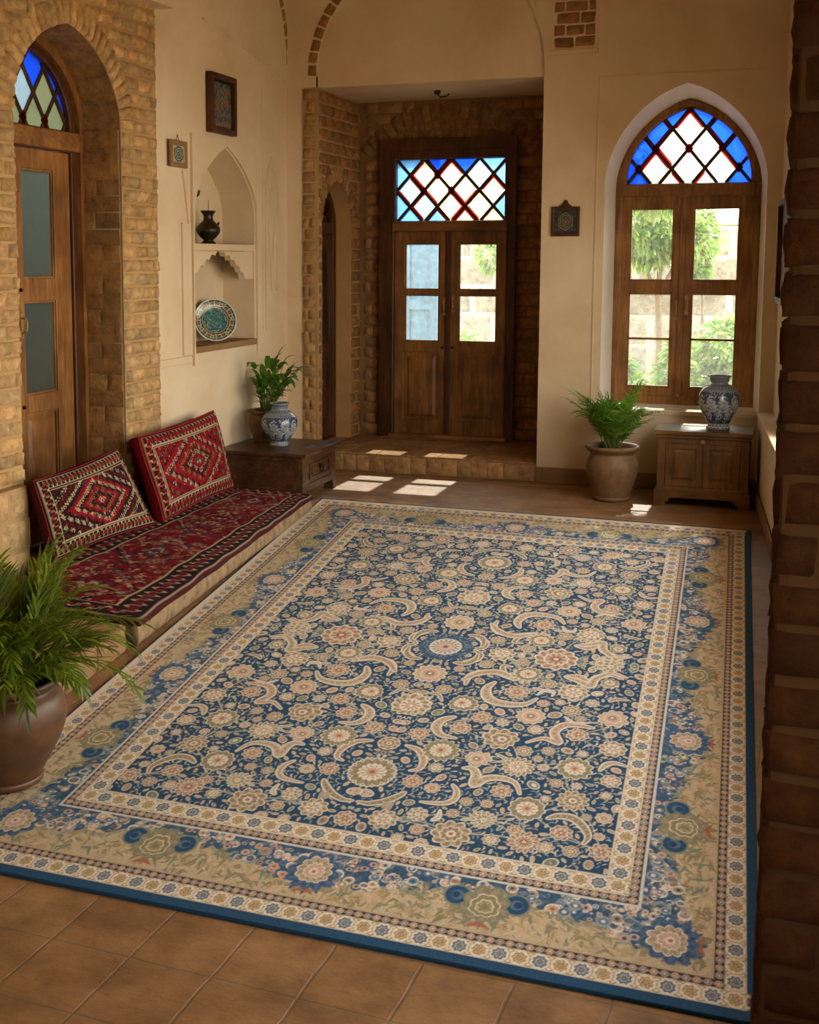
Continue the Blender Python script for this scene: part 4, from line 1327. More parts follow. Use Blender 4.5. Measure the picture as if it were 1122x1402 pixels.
def cushion(name, BL, BR, TR, TL, T, style, seed, side, label):
    BL, BR, TR, TL = map(Vector, (BL, BR, TR, TL))
    A = (BR - BL).length / (TL - BL).length
    f = sampler(kilim_cushion(A, style, seed))
    n = ((BR - BL).cross(TL - BL)).normalized()
    base = (BL + BR) / 2 - n * (T / 2); base.z = min(BL.z, BR.z)
    nx, ny = 150, 110
    mb = MB(); mb.cursm = True
    rnd = random.Random(seed)
    def pos(u, v, back):
        p = (BL * (1 - u) + BR * u) * (1 - v) + (TL * (1 - u) + TR * u) * v
        d = min(u * A, (1 - u) * A, v, 1 - v)
        k = min(1, d / .09); k = 1 - (1 - k) ** 2
        puff = .045 * math.sin(PI * u) ** .7 * math.sin(PI * v) ** .7 + .004 * math.sin(u * 9 + seed) * math.sin(v * 7)
        # sides bow in a little between the corners
        inw = .018 * (math.sin(PI * u) * (v - .5) * 2 if True else 0)
        p = p - (TL - BL).normalized() * inw
        q = .012 * math.sin(PI * v) * (u - .5) * 2
        p = p - (BR - BL).normalized() * q
        off = (-.03 + .03 * k + puff) if not back else (-T + .03 - .03 * k - puff * .4)
        return p + n * off - base
    cols = None
    us, vs = np.linspace(0, 1, nx), np.linspace(0, 1, ny)
    UU, VV = np.meshgrid(us, vs); C = f(UU, VV)
    fr = [[mb.vert(pos(us[i], vs[j], False), tuple(C[j, i])) for i in range(nx)] for j in range(ny)]
    sc = lin(side)
    bk = [[mb.vert(pos(us[i], vs[j], True), sc) for i in range(0, nx, 6)] for j in range(0, ny, 6)] if False else None
    for j in range(ny - 1):
        for i in range(nx - 1): mb.face((fr[j][i], fr[j][i + 1], fr[j + 1][i + 1], fr[j + 1][i]))
    o = thing(name, label, 'cushion', base, 0, 'kilim back cushions')
    front = mb.build('cushion_front', M['textile'], o)
    mb = MB(); mb.cursm = True; mb.curc = sc
    rim = [(i / 30, 0) for i in range(30)] + [(1, j / 22) for j in range(22)] + [(1 - i / 30, 1) for i in range(30)] + [(0, 1 - j / 22) for j in range(22)]
    R0 = [mb.vert(pos(u, v, False) + n * .001) for u, v in rim]; R1 = [mb.vert(pos(u, v, True)) for u, v in rim]
    Rm = []
    for (u, v), a, b in zip(rim, R0, R1):
        pa, pb = Vector(mb.v[a]), Vector(mb.v[b]); cen = pos(.5, .5, False) * .5 + pos(.5, .5, True) * .5
        m = (pa + pb) / 2; dd = (m - cen); dd -= n * dd.dot(n); Rm.append(mb.vert(m + dd.normalized() * .012))
    N = len(rim)
    for k in range(N):
        l = (k + 1) % N
        mb.face((R0[l], R0[k], Rm[k], Rm[l])); mb.face((Rm[l], Rm[k], R1[k], R1[l]))
    gx, gy = 31, 23
    G = {}
    for j in range(gy):
        for i in range(gx):
            G[i, j] = mb.vert(pos(i / 30, j / 22, True))
    for j in range(gy - 1):
        for i in range(gx - 1): mb.face((G[i, j], G[i, j + 1], G[i + 1, j + 1], G[i + 1, j]))
    mb.build('cushion_back', M['textile'], o)
    mb = MB(); mb.cursm = True; mb.curc = lin((150, 40, 44) if style == 'red' else (120, 34, 40))
    loop = [pos(u, v, False) + n * .002 for u, v in rim]
    mb.tube(loop + [loop[0]], .006, 6, False)
    mb.build('piping', M['textile'], o)
    return o

cushion('back_cushion', (-3.66, 5.70, .150), (-3.60, 6.70, .152), (-3.815, 6.63, .615), (-3.815, 5.74, .565), .105, 'dark', 3, (74, 30, 22),
        'black and ivory kilim cushion with a large diamond, propped before the glazed arched door')
cushion('back_cushion', (-3.585, 6.80, .150), (-3.665, 8.0, .150), (-3.79, 7.955, .70), (-3.785, 6.845, .66), .115, 'red', 8, (104, 14, 20),
        'crimson kilim cushion leaning on the wall below the niches, next to the low table')

def mattress_canvas(L, W):
    rnd = random.Random(4)
    c = Canvas(L, W, 560, int(560 * W / L), (118, 18, 28))
    cx, cy = L / 2, W / 2
    cl = [BLK, (60, 30, 44), IVORY, ROSE, (150, 96, 70), BLUEG, (90, 14, 22)]
    def m4(fn):
        fn(1, 1); fn(-1, 1); fn(1, -1); fn(-1, -1)
    for k in range(4):          # row of stepped diamonds down the middle
        x = L * (k + .5) / 4
        D = np.abs(c.X - x) / (.36) + np.abs(c.Y - cy) / (W * .33)
        D = D + .05 * ((np.floor(c.X / .02) + np.floor(c.Y / .02)) % 2)
        c.fill(((D < 1) & (D > .86)) * 1., BLK); c.fill(((D < .9) & (D > .84)) * 1., (176, 140, 110)); c.fill((D < .62) * 1., (58, 22, 34)); c.fill((D < .56) * 1., (104, 18, 28)); c.fill(((D < .3)) * 1., BLUEG); c.fill((D < .22) * 1., IVORY); c.fill((D < .14) * 1., CRIM)
    for _ in range(620):
        x, y = rnd.uniform(.08, L - .08), rnd.uniform(.1, W / 2); r = rnd.uniform(.008, .024); col = rnd.choice(cl); t = rnd.random()
        for yy in (y, W - y):
            if t < .4: c.disc(x, yy, r, col, .6); c.disc(x, yy, r * .5, rnd.choice(cl), .6)
            else: c.stroke([(x - r, yy - r * .6), (x, yy + r * .5), (x + r, yy - r * .4)], [.002, .0055, .002], col)
    for _ in range(40):
        x, y = rnd.uniform(.15, L - .15), rnd.uniform(.14, W - .14)
        c.flower(x, y, rnd.uniform(.024, .04), (BLK, (150, 96, 84), DRED, (176, 150, 124), CRIM, BLK), 8, .3)
    e = np.minimum(np.minimum(c.X, L - c.X), np.minimum(c.Y, W - c.Y))
    hz = np.minimum(c.Y, W - c.Y) < np.minimum(c.X, L - c.X); run = np.where(hz, c.X, c.Y)
    c.fill((e < .135) * 1., (42, 26, 28))
    rr = (run / .085) % 1 - .5; z = e - .07
    c.fill(((e < .125) & (e > .02) & (np.abs(z - .03 * np.sin(rr * 6.28)) < .009)) * 1., (186, 164, 140))
    c.fill(((e < .125) & (e > .035) & (np.abs(rr) < .2) & (np.abs(z) < .016)) * 1., (128, 26, 34))
    c.fill(((e < .12) & (e > .04) & (np.abs(rr) > .38) & (np.abs(z) < .02)) * 1., (134, 92, 76))
    c.fill(((e > .128) & (e < .136)) * 1., IVORY); c.fill(((e > .008) & (e < .014)) * 1., (160, 138, 116)); c.fill((e < .006) * 1., (70, 30, 30))
    return c

MQ = [(-2.722, 4.88), (-3.088, 8.0), (-3.71, 8.06), (-3.73, 5.0)]      # near front, far front, far back, near back
mo = thing('floor_mattress', 'long crimson woven floor mattress on a cream pad, laid along the wall beside the carpet', 'mattress', (-3.3, 6.4, 0))
off = Vector((-3.3, 6.4, 0))
cm = mattress_canvas(3.1, .66); fm = sampler(cm)
def mq(u, v):      # u along the length, v from the front edge to the wall
    a = Vector(MQ[0] + (0,)) * (1 - u) + Vector(MQ[1] + (0,)) * u; b = Vector(MQ[3] + (0,)) * (1 - u) + Vector(MQ[2] + (0,)) * u
    return a * (1 - v) + b * v
mb = MB(); mb.cursm = True
nu, nv = 520, 120
us, vs = np.linspace(0, 1, nu), np.linspace(0, 1, nv); UU, VV = np.meshgrid(us, vs); C = fm(UU, VV)
def ztop(u, v):
    d = min(u * 3.1, (1 - u) * 3.1, v * .66, (1 - v) * .66)
    return .108 + .030 * (1 - (1 - min(1, d / .035)) ** 2) ** .5 + .004 * math.sin(u * 23) * math.sin(v * 5 + u * 3) - .003 * math.sin(u * 60)
g = []
for j in range(nv):
    row = []
    for i in range(nu):
        p = mq(us[i], vs[j]) - off; p.z = ztop(us[i], vs[j])
        p.x += .004 * math.sin(us[i] * 40) * (1 - vs[j])
        row.append(mb.vert(p, tuple(C[j, i])))
    g.append(row)
for j in range(nv - 1):
    for i in range(nu - 1): mb.face((g[j][i], g[j + 1][i], g[j + 1][i + 1], g[j][i + 1])[::-1])
mb.curc = lin((66, 34, 32))
rim = [g[0][i] for i in range(nu)] + [g[j][-1] for j in range(1, nv)] + [g[-1][i] for i in range(nu - 2, -1, -1)] + [g[j][0] for j in range(nv - 2, 0, -1)]
lo = [mb.vert((mb.v[k][0], mb.v[k][1], .101)) for k in rim]
for k in range(len(rim)):
    l = (k + 1) % len(rim); mb.face((rim[k], lo[k], lo[l], rim[l]))
mb.build('woven_cover', M['textile'], mo)
mb = MB(); mb.cursm = True
rimp = [(i / 260, 0) for i in range(260)] + [(1, j / 20) for j in range(20)] + [(1 - i / 260, 1) for i in range(260)] + [(0, 1 - j / 20) for j in range(20)]
lv = []
for zq, inn in ((.002, .012), (.02, .002), (.05, -.006), (.085, -.002), (.104, .012)):
    row = []
    for k, (u, v) in enumerate(rimp):
        p = mq(u, v) - off; cdir = Vector((.95, -.1, 0)) if v == 0 else Vector((0, 0, 0))
        cen = mq(.5, .5) - off; d = Vector((cdir.x, cdir.y, 0)) if v == 0 else (p - cen).normalized()
        rib = .0035 * abs(math.sin(k * PI / 4))
        p = p - d * (inn + rib + .012); p.z = zq; row.append(mb.vert(p))
    lv.append(row)
N = len(rimp)
for a, b in zip(lv, lv[1:]):
    for k in range(N): mb.face((a[k], a[(k + 1) % N], b[(k + 1) % N], b[k]))
mb.face(lv[0][::-1]); mb.face(lv[-1])
mb.build('cream_pad', M['canvas'], mo)

# stone ledge that continues the seat towards the camera
mb = MB()
ys = [3.55, 3.9, 4.22, 4.53, 4.83]
for a, b in zip(ys, ys[1:]):
    fx = lambda y: -2.70 - (y - 4.24) * .105
    c4 = [(fx(a), a + .003), (fx(b), b - .003), (XL + .03 if b > 5.79 else -3.89, b - .003), (XL + .03 if b > 5.79 else -3.89, a + .003)]
    h = .118 + random.uniform(-.003, .003)
    bm = bmesh.new()
    lo_ = [bm.verts.new((x, y, 0)) for x, y in c4]; hi_ = [bm.verts.new((x, y, h)) for x, y in c4]
    bm.faces.new(lo_[::-1]); bm.faces.new(hi_)
    for k in range(4): bm.faces.new((lo_[k], lo_[(k + 1) % 4], hi_[(k + 1) % 4], hi_[k]))
    bmesh.ops.bevel(bm, geom=bm.edges[:], offset=.014, segments=2, profile=.6, affect='EDGES')
    bmesh.ops.subdivide_edges(bm, edges=bm.edges[:], cuts=3, use_grid_fill=True)
    for v in bm.verts:
        v.co += Vector((random.uniform(-1, 1), random.uniform(-1, 1), random.uniform(-1, 1))) * .0028
    k = {v: mb.vert(v.co) for v in bm.verts}
    for f in bm.faces: mb.face([k[v] for v in f.verts])
    bm.free()
lg = mb.build('trim_ledge', M['stone']); structure(lg)

# ------------------------------------------------------------------ furniture
TB = thing('low_table', 'dark low wooden table with one small drawer, standing in the corner past the mattress', 'table', (-3.6, 8.65, 0))
o_ = Vector((-3.6, 8.65, 0)); LF = lambda p: Vector(p) - o_
x0, x1, y0, y1 = -3.94, -3.275, 8.29, 8.98
mb = MB(); mb.box((x0 - .01, y0 - .025, .335), (x1 + .03, y1 + .04, .362), LF, .006); mb.build('table_top', M['table'], TB)
mb = MB(); mb.box((x0, y0, .075), (x1 - .02, y1, .335), LF, .004)
fr = frame((x1 - .02, 0, 0), (0, 1, 0), (0, 0, 1))
mb.plate(rect(y0, .075, y1, .335), [rect(y0 + .11, .125, y1 - .11, .295)], 0, .02, lambda p: LF(fr(p)))
mb.box((x0 + .02, y0 - .01, .075), (x1, y0 + .001, .10), LF); mb.box((x0 + .02, y0 - .01, .305), (x1, y0 + .001, .335), LF)
bevel(mb.build('table_body', M['table'], TB), .004)
mb = MB(); fr2 = lambda p: LF(fr(p))
mb.box((y0 + .112, .127, .002), (y1 - .112, .293, .016), fr2, .003)
mb.plate(rect(y0 + .14, .15, y1 - .14, .27), [rect(y0 + .16, .166, y1 - .16, .254)], .015, .024, fr2)
mb.box((y0 + .19, .182, .015), (y1 - .19, .238, .022), fr2, .004)
dr = mb.build('drawer', M['table'], TB)
mb = MB(); ym = (y0 + y1) / 2
mb.tube([fr2((ym, .225, .018)), fr2((ym, .225, .034))], [.018, .012], 12); 
mb.tube([fr2((ym + .03 * math.sin(t), .205 - .03 * math.cos(t) + .005, .038)) for t in [2 * PI * k / 16 for k in range(17)]], .005, 8, False)
mb.build('ring_handle', M['iron'], dr)
for sx, sy in ((0, 0), (1, 0), (0, 1), (1, 1)):
    px_, py_ = (x1 - .075 if sx else x0), (y1 - .075 if sy else y0)
    mb = MB(); P = [(0, 0), (.05, 0), (.055, .04), (.075, .078), (0, .078)]
    if sy: P = [(.075 - a, b) for a, b in P][::-1]
    fl_ = frame((px_, py_, 0), (0, 1, 0), (0, 0, 1))
    mb.plate(P, [], 0, .075, lambda p: LF(fl_(p)))
    mb.build('leg', M['table'], TB)

CH = thing('wooden_chest', 'reddish brown wooden chest with two panelled doors on bracket feet under the arched window', 'chest', (-.575, 9.35, 0))
o_c = Vector((-.575, 9.35, 0)); CF = lambda p: Vector(p) - o_c
x0, x1, y0, y1 = -.885, -.262, 9.14, 9.55
fc = frame((0, y0, 0), (1, 0, 0), (0, 0, 1)); CFF = lambda p: CF(fc(p))
mb = MB(); mb.box((x0, y0 + .022, .10), (x1, y1, .512), CF, .003)
mb.plate(rect(x0, .10, x1, .512), [rect(x0 + .055, .14, -.5755, .452), rect(-.5695, .14, x1 - .055, .452)], -.022, 0, CFF)
bevel(mb.build('chest_body', M['chest_v'], CH), .004)
mb = MB(); mb.box((x0 - .025, y0 - .028, .512), (x1 + .025, y1 + .012, .545), CF, .008); mb.build('chest_top', M['chest'], CH)
mb = MB(); mb.box((x0 - .012, y0 - .014, .488), (x1 + .012, y1, .511), CF, .006); mb.build('top_moulding', M['chest'], CH)
for a, b in ((x0 + .057, -.5765), (-.5685, x1 - .057)):
    mb = MB(); mb.plate(rect(a, .142, b, .450), [rect(a + .042, .182, b - .042, .412)], -.02, -.004, CFF)
    dd = bevel(mb.build('door', M['chest_v'], CH), .003)
    mb = MB(); mb.box((a + .04, .18, -.019), (b - .04, .414, -.012), CFF)
    A = rect(a + .05, .19, b - .05, .404); B = rect(a + .07, .21, b - .07, .384)
    ia = [mb.vert(CFF((x, z, -.012))) for x, z in A]; ib = [mb.vert(CFF((x, z, -.003))) for x, z in B]
    for q in range(4): mb.face((ia[q], ia[(q + 1) % 4], ib[(q + 1) % 4], ib[q]))
    mb.face(ib); mb.build('raised_panel', M['chest_v'], dd)
mb = MB(); mb.tube([CFF((-.573, .470, -.002)), CFF((-.573, .470, .008))], [.017, .013], 14); mb.tube([CFF((-.573, .470, .004)), CFF((-.573, .470, .014))], [.006, .005], 10)
mb.build('lock_plate', M['brass'], CH)
mb = MB(); mb.plate([(x0 - .018, .03), (x0 + .08, .03), (x0 + .09, .052), (x0 + .13, .062), (x1 - .13, .062), (x1 - .09, .052), (x1 - .08, .03), (x1 + .018, .03), (x1 + .018, .118), (x0 - .018, .118)], [], -.03, .016, CFF)
mb.box((x0 - .018, y0 + .02, .062), (x0 + .01, y1, .118), CF); mb.box((x1 - .01, y0 + .02, .062), (x1 + .018, y1, .118), CF)
bevel(mb.build('plinth', M['chest'], CH), .004)
for a in (x0 - .018, x1 - .062):
    for yy in (y0 - .016, y1 - .06):
        mb = MB(); mb.box((a, yy, 0), (a + .08, yy + .06, .05), CF, .006); mb.build('foot', M['chest_v'], CH)

# ------------------------------------------------------------------ painted pottery
def vase_paint(seed, zones):
    c = Canvas(2.0, 1.0, 320, 200, (178, 180, 172))
    rnd = random.Random(seed); BL_, GR, WH = (40, 60, 92), (98, 112, 128), (186, 188, 180)
    c.fill(((c.Y > zones[0]) & (c.Y < zones[1])) * 1., (52, 70, 100))
    n = 10
    for k in range(n * 2):
        x = (k + .5) * 2 / (n * 2); y = (zones[0] + zones[1]) / 2 + (.07 if k % 2 else -.07)
        for q in (x, x - 2, x + 2):
            c.flower(q, y, .066, (WH, (112, 128, 146), WH, BL_, WH, (58, 76, 104)), 6, .3, 0, 1.2)
            c.stroke([(q - .06, y - .10), (q, y - .13), (q + .06, y - .10), (q + .08, y)], [.004, .010, .008, .004], WH)
            c.stroke([(q - .08, y + .02), (q - .05, y + .10), (q, y + .13), (q + .05, y + .10)], [.004, .008, .010, .004], WH)
    for _ in range(420):
        x, y = rnd.uniform(0, 2), rnd.uniform(zones[0], zones[1]); r = rnd.uniform(.006, .016)
        c.stroke([(x - r, y - r), (x, y + r * .4), (x + r, y - r * .6)], [.003, .006, .003], rnd.choice([WH, WH, GR]))
    c.fill(((c.Y > zones[1]) & (c.Y < 1)) * 1., (128, 136, 142))
    for k in range(26):
        x = k * 2 / 26; c.disc(x, zones[1] + .05, .024, BL_); c.disc(x, zones[1] + .05, .011, WH)
        c.stroke([(x, zones[1] + .1), (x + .04, zones[1] + .16), (x, .93)], [.006, .012, .004], (62, 78, 104))
    for k in range(18):
        x = k * 2 / 18; c.stroke([(x, .06), (x + .05, zones[0] - .03), (x + .1, .06)], [.006, .008, .006], BL_)
    for y in (zones[0], zones[1], .045, .96): c.fill((np.abs(c.Y - y) < .008) * 1., BL_)
    c.fill((c.Y < .03) * 1., (170, 160, 140))
    return sampler(c)

def vase(name, prof, loc, label, seed, zones, parts=True):
    t = thing(name, label, 'vase', loc, random.uniform(0, 6))
    P = smooth_path(prof, 7); f = vase_paint(seed, zones)
    lens = [0]
    for a, b in zip(P, P[1:]): lens.append(lens[-1] + math.hypot(b[0] - a[0], b[1] - a[1]))
    mb = MB(); mb.cursm = True
    it = {}
    def colf(u, v, r, z):
        s = lens[min(len(lens) - 1, int(round(v * (len(P) - 1))))] / lens[-1]
        return tuple(float(q) for q in f(u, s))
    rings = P
    mb.lathe(rings, 160, (0, 0, 0), colf)
    mb.build('vase_body', M['ceramic'], t)
    r, z = P[-1]
    mb = MB(); mb.cursm = True; mb.curc = lin((120, 126, 134))
    mb.lathe([(r, z), (r + .004, z + .004), (r - .002, z + .010), (r - .009, z + .006), (r - .012, z - .03), (r * .6, z - .05), (.0001, z - .055)], 64)
    mb.build('rim', M['ceramic'], t)
    return t
vase('floral_vase', [(.07, 0), (.082, .003), (.080, .016), (.070, .024), (.09, .07), (.128, .145), (.143, .205), (.133, .262), (.098, .305), (.062, .322), (.056, .335), (.062, .36), (.078, .374)],
     (-.487, 9.33, .546), 'large blue and white vase with a short neck, standing on the wooden chest', 3, (.14, .68))
vase('floral_vase', [(.062, 0), (.072, .003), (.070, .014), (.060, .022), (.085, .055), (.125, .12), (.137, .165), (.126, .215), (.09, .252), (.064, .268), (.060, .285), (.064, .300), (.074, .312)],
     (-3.60, 8.64, .363), 'small blue and white vase in front of the brown pot on the low table', 9, (.14, .66))

def plate_paint():
    c = Canvas(2.0, 1.0, 360, 90, (60, 96, 104))
    rnd = random.Random(2); T, Cm, Dk = (52, 112, 118), (204, 186, 140), (22, 50, 66)
    c.fill((c.Y < .58) * 1., T)
    for _ in range(420):
        x, y = rnd.uniform(0, 2), rnd.uniform(.02, .56); r = rnd.uniform(.01, .03)
        c.disc(x, y, r * (.6 + y), rnd.choice([Cm, Dk, Dk, (92, 146, 146), (170, 160, 120)]), .6)
    c.fill((np.abs(c.Y - .60) < .03) * 1., Dk); c.fill((np.abs(c.Y - .60) < .011) * 1., Cm)
    c.fill((c.Y > .63) * 1., (40, 78, 88))
    for k in range(20):
        x = (k + .5) / 10
        if k % 3: c.disc(x, .77, .06, Cm, 1.6); c.disc(x, .77, .04, Dk, 1.6); c.disc(x, .77, .018, (176, 120, 70), 1.6)
        else: c.stroke([(x - .04, .68), (x + .03, .76), (x - .03, .84), (x + .04, .88)], .014, Cm)
        c.stroke([(x - .05, .66), (x - .05, .9)], .006, Cm)
    c.fill((c.Y > .93) * 1., (206, 208, 196)); c.fill((np.abs(c.Y - .93) < .012) * 1., Dk)
    return sampler(c)
pf = plate_paint()
pc = Vector((-4.118, 8.625, 1.291))
nrm = Vector((.52, -.72, .22)).normalized()
uu = nrm.cross(Vector((0, 0, 1))).normalized(); vv = uu.cross(nrm)
mb = MB(); mb.cursm = True; nr_, na = 40, 140
rows = []
for k in range(nr_ + 1):
    r = .163 * k / nr_; t = k / nr_
    z = .004 + .022 * max(0, (t - .5) / .5) ** 1.6
    ring = []
    for j in range(na):
        a = 2 * PI * j / na; col = tuple(float(q) for q in pf((j / na), t))
        ring.append(mb.vert(uu * (r * math.cos(a)) + vv * (r * math.sin(a)) + nrm * z, col))
    rows.append(ring)
for k in range(nr_):
    for j in range(na): mb.face((rows[k][j], rows[k + 1][j], rows[k + 1][(j + 1) % na], rows[k][(j + 1) % na]))
mb.curc = lin((150, 150, 136)); back = []
for k in range(nr_, -1, -6):
    r = .163 * k / nr_; t = k / nr_; z = .004 + .022 * max(0, (t - .5) / .5) ** 1.6 - .008
    back.append([mb.vert(uu * (r * math.cos(2 * PI * j / na)) + vv * (r * math.sin(2 * PI * j / na)) + nrm * z) for j in range(na)])
back = [rows[-1]] + back
for a, b in zip(back, back[1:]):
    for j in range(na): mb.face((a[j], b[j], b[(j + 1) % na], a[(j + 1) % na]))
mb.face(back[-1][::-1])
o = mb.build('painted_plate', M['ceramic']); o.location = pc
tag(o, 'round turquoise and ivory patterned plate propped up in the lower niche', 'plate')

t = thing('bronze_ewer', 'dark bronze ewer with a flared neck standing on the upper niche shelf', 'ewer', (-4.10, 8.49, 1.863))
mb = MB(); mb.cursm = True
mb.lathe(smooth_path([(.05, 0), (.056, .004), (.046, .018), (.036, .028), (.06, .05), (.086, .085), (.088, .112), (.066, .146), (.04, .172), (.035, .195), (.04, .215), (.055, .236), (.058, .242), (.05, .240), (.03, .21), (.001, .2)], 5), 56)
mb.build('ewer_body', M['bronze'], t)
d_ = Vector((.35, .94, 0))
mb = MB(); mb.cursm = True; mb.tube([d_ * .07 + Vector((0, 0, .128)), d_ * .095 + Vector((0, 0, .14)), d_ * .108 + Vector((0, 0, .158))], [.014, .010, .009], 10); mb.build('spout', M['bronze'], t)
mb = MB(); mb.tube([(0, 0, .2), (.002, .001, .32)], [.003, .0015], 6); mb.build('spike', M['iron'], t)

mb = MB(); mb.tube([(0, 0, 0), (.004, 0, .012), (.006, 0, .05)], [.002, .018, .03], 4)
o = mb.build('niche_bracket', M['bronze']); o.location = (-4.257, 8.62, 2.215)
tag(o, 'tiny dark triangular bracket fixed in the upper niche above the ewer', 'bracket')
mb = MB(); mb.tube([(0, 0, .0), (0, 0, -.03)], [.03, .022], 14); mb.tube([(.0, 0, -.028), (.02, .02, -.05), (.07, .03, -.045), (.10, .0, -.03)], .006, 8)
o = mb.build('ceiling_hook', M['iron']); o.location = (-2.86, 10.3, 3.138)
tag(o, 'small dark metal hook fixed under the porch ceiling above the double door', 'hook')

# ------------------------------------------------------------------ things hung on the walls
def carved_canvas(w, h, kind, seed):
    rnd = random.Random(seed)
    c = Canvas(w, h, 110, int(110 * h / w), (54, 58, 58) if kind != 'tile' else (184, 176, 150))
    G, Dk, Bl = (146, 110, 66), (32, 26, 22), (70, 84, 92)
    if kind == 'panel':
        for _ in range(160):
            x, y = rnd.uniform(.1 * w, w / 2), rnd.uniform(.06 * h, .94 * h); r = rnd.uniform(.03, .07) * w
            for q in (x, w - x): c.stroke([(q - r * (1 if q == x else -1), y - r), (q, y + r * .5), (q + r * (1 if q == x else -1), y - r * .4)], [.004 * w, .016 * w, .006 * w], rnd.choice([Bl, (104, 112, 112), G, (84, 92, 96)]))
        D = np.abs(c.X - w / 2) / (.3 * w) + np.abs(c.Y - h * .52) / (.26 * h)
        c.fill((np.abs(D - 1) < .08) * 1., G); c.fill((np.abs(D - .55) < .08) * 1., G); c.fill((D < .25) * 1., G)
        e = np.minimum(np.minimum(c.X, w - c.X), np.minimum(c.Y, h - c.Y)); c.fill((e < .05 * w) * 1., Dk)
        for k in range(7): c.disc(w * (k + .8) / 8, h * .07, w * .045, G)
    elif kind == 'plaque':
        for _ in range(90):
            x, y = rnd.uniform(.06 * w, w / 2), rnd.uniform(.06 * h, .94 * h); r = rnd.uniform(.03, .06) * w
            for q in (x, w - x): c.disc(q, y, r, rnd.choice([Bl, (88, 92, 84), (96, 74, 50)]), .6)
        d = np.hypot((c.X - w / 2) / (.31 * w), (c.Y - h / 2) / (.34 * h))
        d = d + .06 * np.cos(6 * np.arctan2(c.Y - h / 2, c.X - w / 2))
        for q in (1.0, .72, .42): c.fill((np.abs(d - q) < .07) * 1., (150, 128, 96))
        c.fill((d < .2) * 1., (150, 128, 96))
    elif kind == 'tile':
        d = np.hypot((c.X - w / 2) / (.36 * w), (c.Y - h / 2) / (.42 * h)) + .05 * np.cos(8 * np.arctan2(c.Y - h / 2, c.X - w / 2))
        c.fill((np.abs(d - 1) < .1) * 1., (40, 76, 86)); c.fill((np.abs(d - .62) < .1) * 1., (52, 96, 104)); c.fill((d < .36) * 1., (40, 78, 92)); c.fill((d < .16) * 1., (170, 160, 130))
    return c
def hung(name, F, u0, v0, u1, v1, fw, th, kind, mat, label, cat, seed, crest=False, loop=False):
    o0 = Vector(F(((u0 + u1) / 2, v0, 0)))
    G = lambda p: F(p) - o0
    t = thing(name, label, cat, o0)
    mb = MB(); mb.plate(rect(u0, v0, u1, v1), [rect(u0 + fw, v0 + fw, u1 - fw, v1 - fw)], .002, th, G)
    if crest:
        m = (u0 + u1) / 2; w = (u1 - u0)
        mb.plate([(m - .24 * w, v1), (m + .24 * w, v1), (m + .10 * w, v1 + .022), (m + .04 * w, v1 + .05), (m - .04 * w, v1 + .05), (m - .10 * w, v1 + .022)], [], .002, th * .8, G)
    bevel(mb.build('frame', mat, t), .004)
    w, h = u1 - u0 - 2 * fw, v1 - v0 - 2 * fw
    c = carved_canvas(w, h, kind, seed); nx, ny = c.nx, c.ny
    mb = MB(); L = c.A.mean(2); ids = np.zeros((ny, nx), int)
    rel = (L - L.min()) / max(1e-6, L.max() - L.min())
    for j in range(ny):
        for i in range(nx):
            ids[j, i] = mb.vert(G((u0 + fw + w * i / (nx - 1), v0 + fw + h * j / (ny - 1), th * .45 + .006 * rel[j, i])), tuple(float(q) for q in c.A[j, i]))
    for j in range(ny - 1):
        for i in range(nx - 1): mb.face((ids[j, i], ids[j, i + 1], ids[j + 1, i + 1], ids[j + 1, i]))
    mb.curc = lin((40, 34, 30)); mb.plate(rect(u0 + fw, v0 + fw, u1 - fw, v1 - fw), [], .003, th * .4, G)
    mb.build('carved_panel' if kind != 'tile' else 'glazed_tile', M['carved'], t)
    if loop:
        m = (u0 + u1) / 2; mb = MB()
        mb.tube([G((m - .02, v1, th * .4)), G((m, v1 + .04, .006)), G((m + .02, v1, th * .4))], .0025, 6); mb.build('hanger', M['cord'], t)
    return t
hung('picture_frame', FL(XL + .004), 8.235, 2.652, 8.665, 3.072, .04, .05, 'panel', M['wood_dark'], 'tall dark carved wooden panel hanging high above the pointed niche', 'wall panel', 1)
hung('picture_frame', FL(XL + .016), 7.628, 2.368, 7.878, 2.548, .035, .02, 'tile', M['stone'], 'small square glazed tile with a turquoise medallion hanging by the brick bay', 'wall tile', 2, False, True)
hung('picture_frame', FB(YB - .002), -1.79, 1.925, -1.572, 2.150, .022, .022, 'plaque', M['wood_dark'], 'small square carved plaque hanging between the porch and the arched window', 'wall plaque', 3, True)
hung('picture_frame', FRT(.100), .72, 1.46, 1.30, 2.14, .04, .065, 'panel', M['wood_dark'], 'dark framed picture on the right-hand wall, seen edge-on beside the brick pillar', 'picture', 5)
# ------------------------------------------------------------------ plants
def blade(mb, p, d, up, L, w, bend, col, seg=4, fold=.25):
    """a leaf blade: tapered strip that bows downwards, folded along its midrib"""
    p, d, up = Vector(p), Vector(d).normalized(), Vector(up).normalized()
    mb.cursm = True
    side = d.cross(up)
    if side.length < 1e-4: side = d.cross(Vector((1, 0, 0)))
    side.normalize()
    prev = None
    for k in range(seg + 1):
        t = k / seg
        ww = w * (math.sin(PI * min(1, .12 + .88 * t ** .85)) ** .8 if t < 1 else 0.02)
        nrm = side.cross(d)
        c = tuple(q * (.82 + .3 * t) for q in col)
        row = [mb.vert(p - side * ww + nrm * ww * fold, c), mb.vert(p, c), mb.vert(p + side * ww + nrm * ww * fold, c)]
        if prev:
            mb.face((prev[0], prev[1], row[1], row[0])); mb.face((prev[1], prev[2], row[2], row[1]))
        prev = row
        p = p + d * (L / seg)
        d = (d + Vector((0, 0, -bend / seg))).normalized()

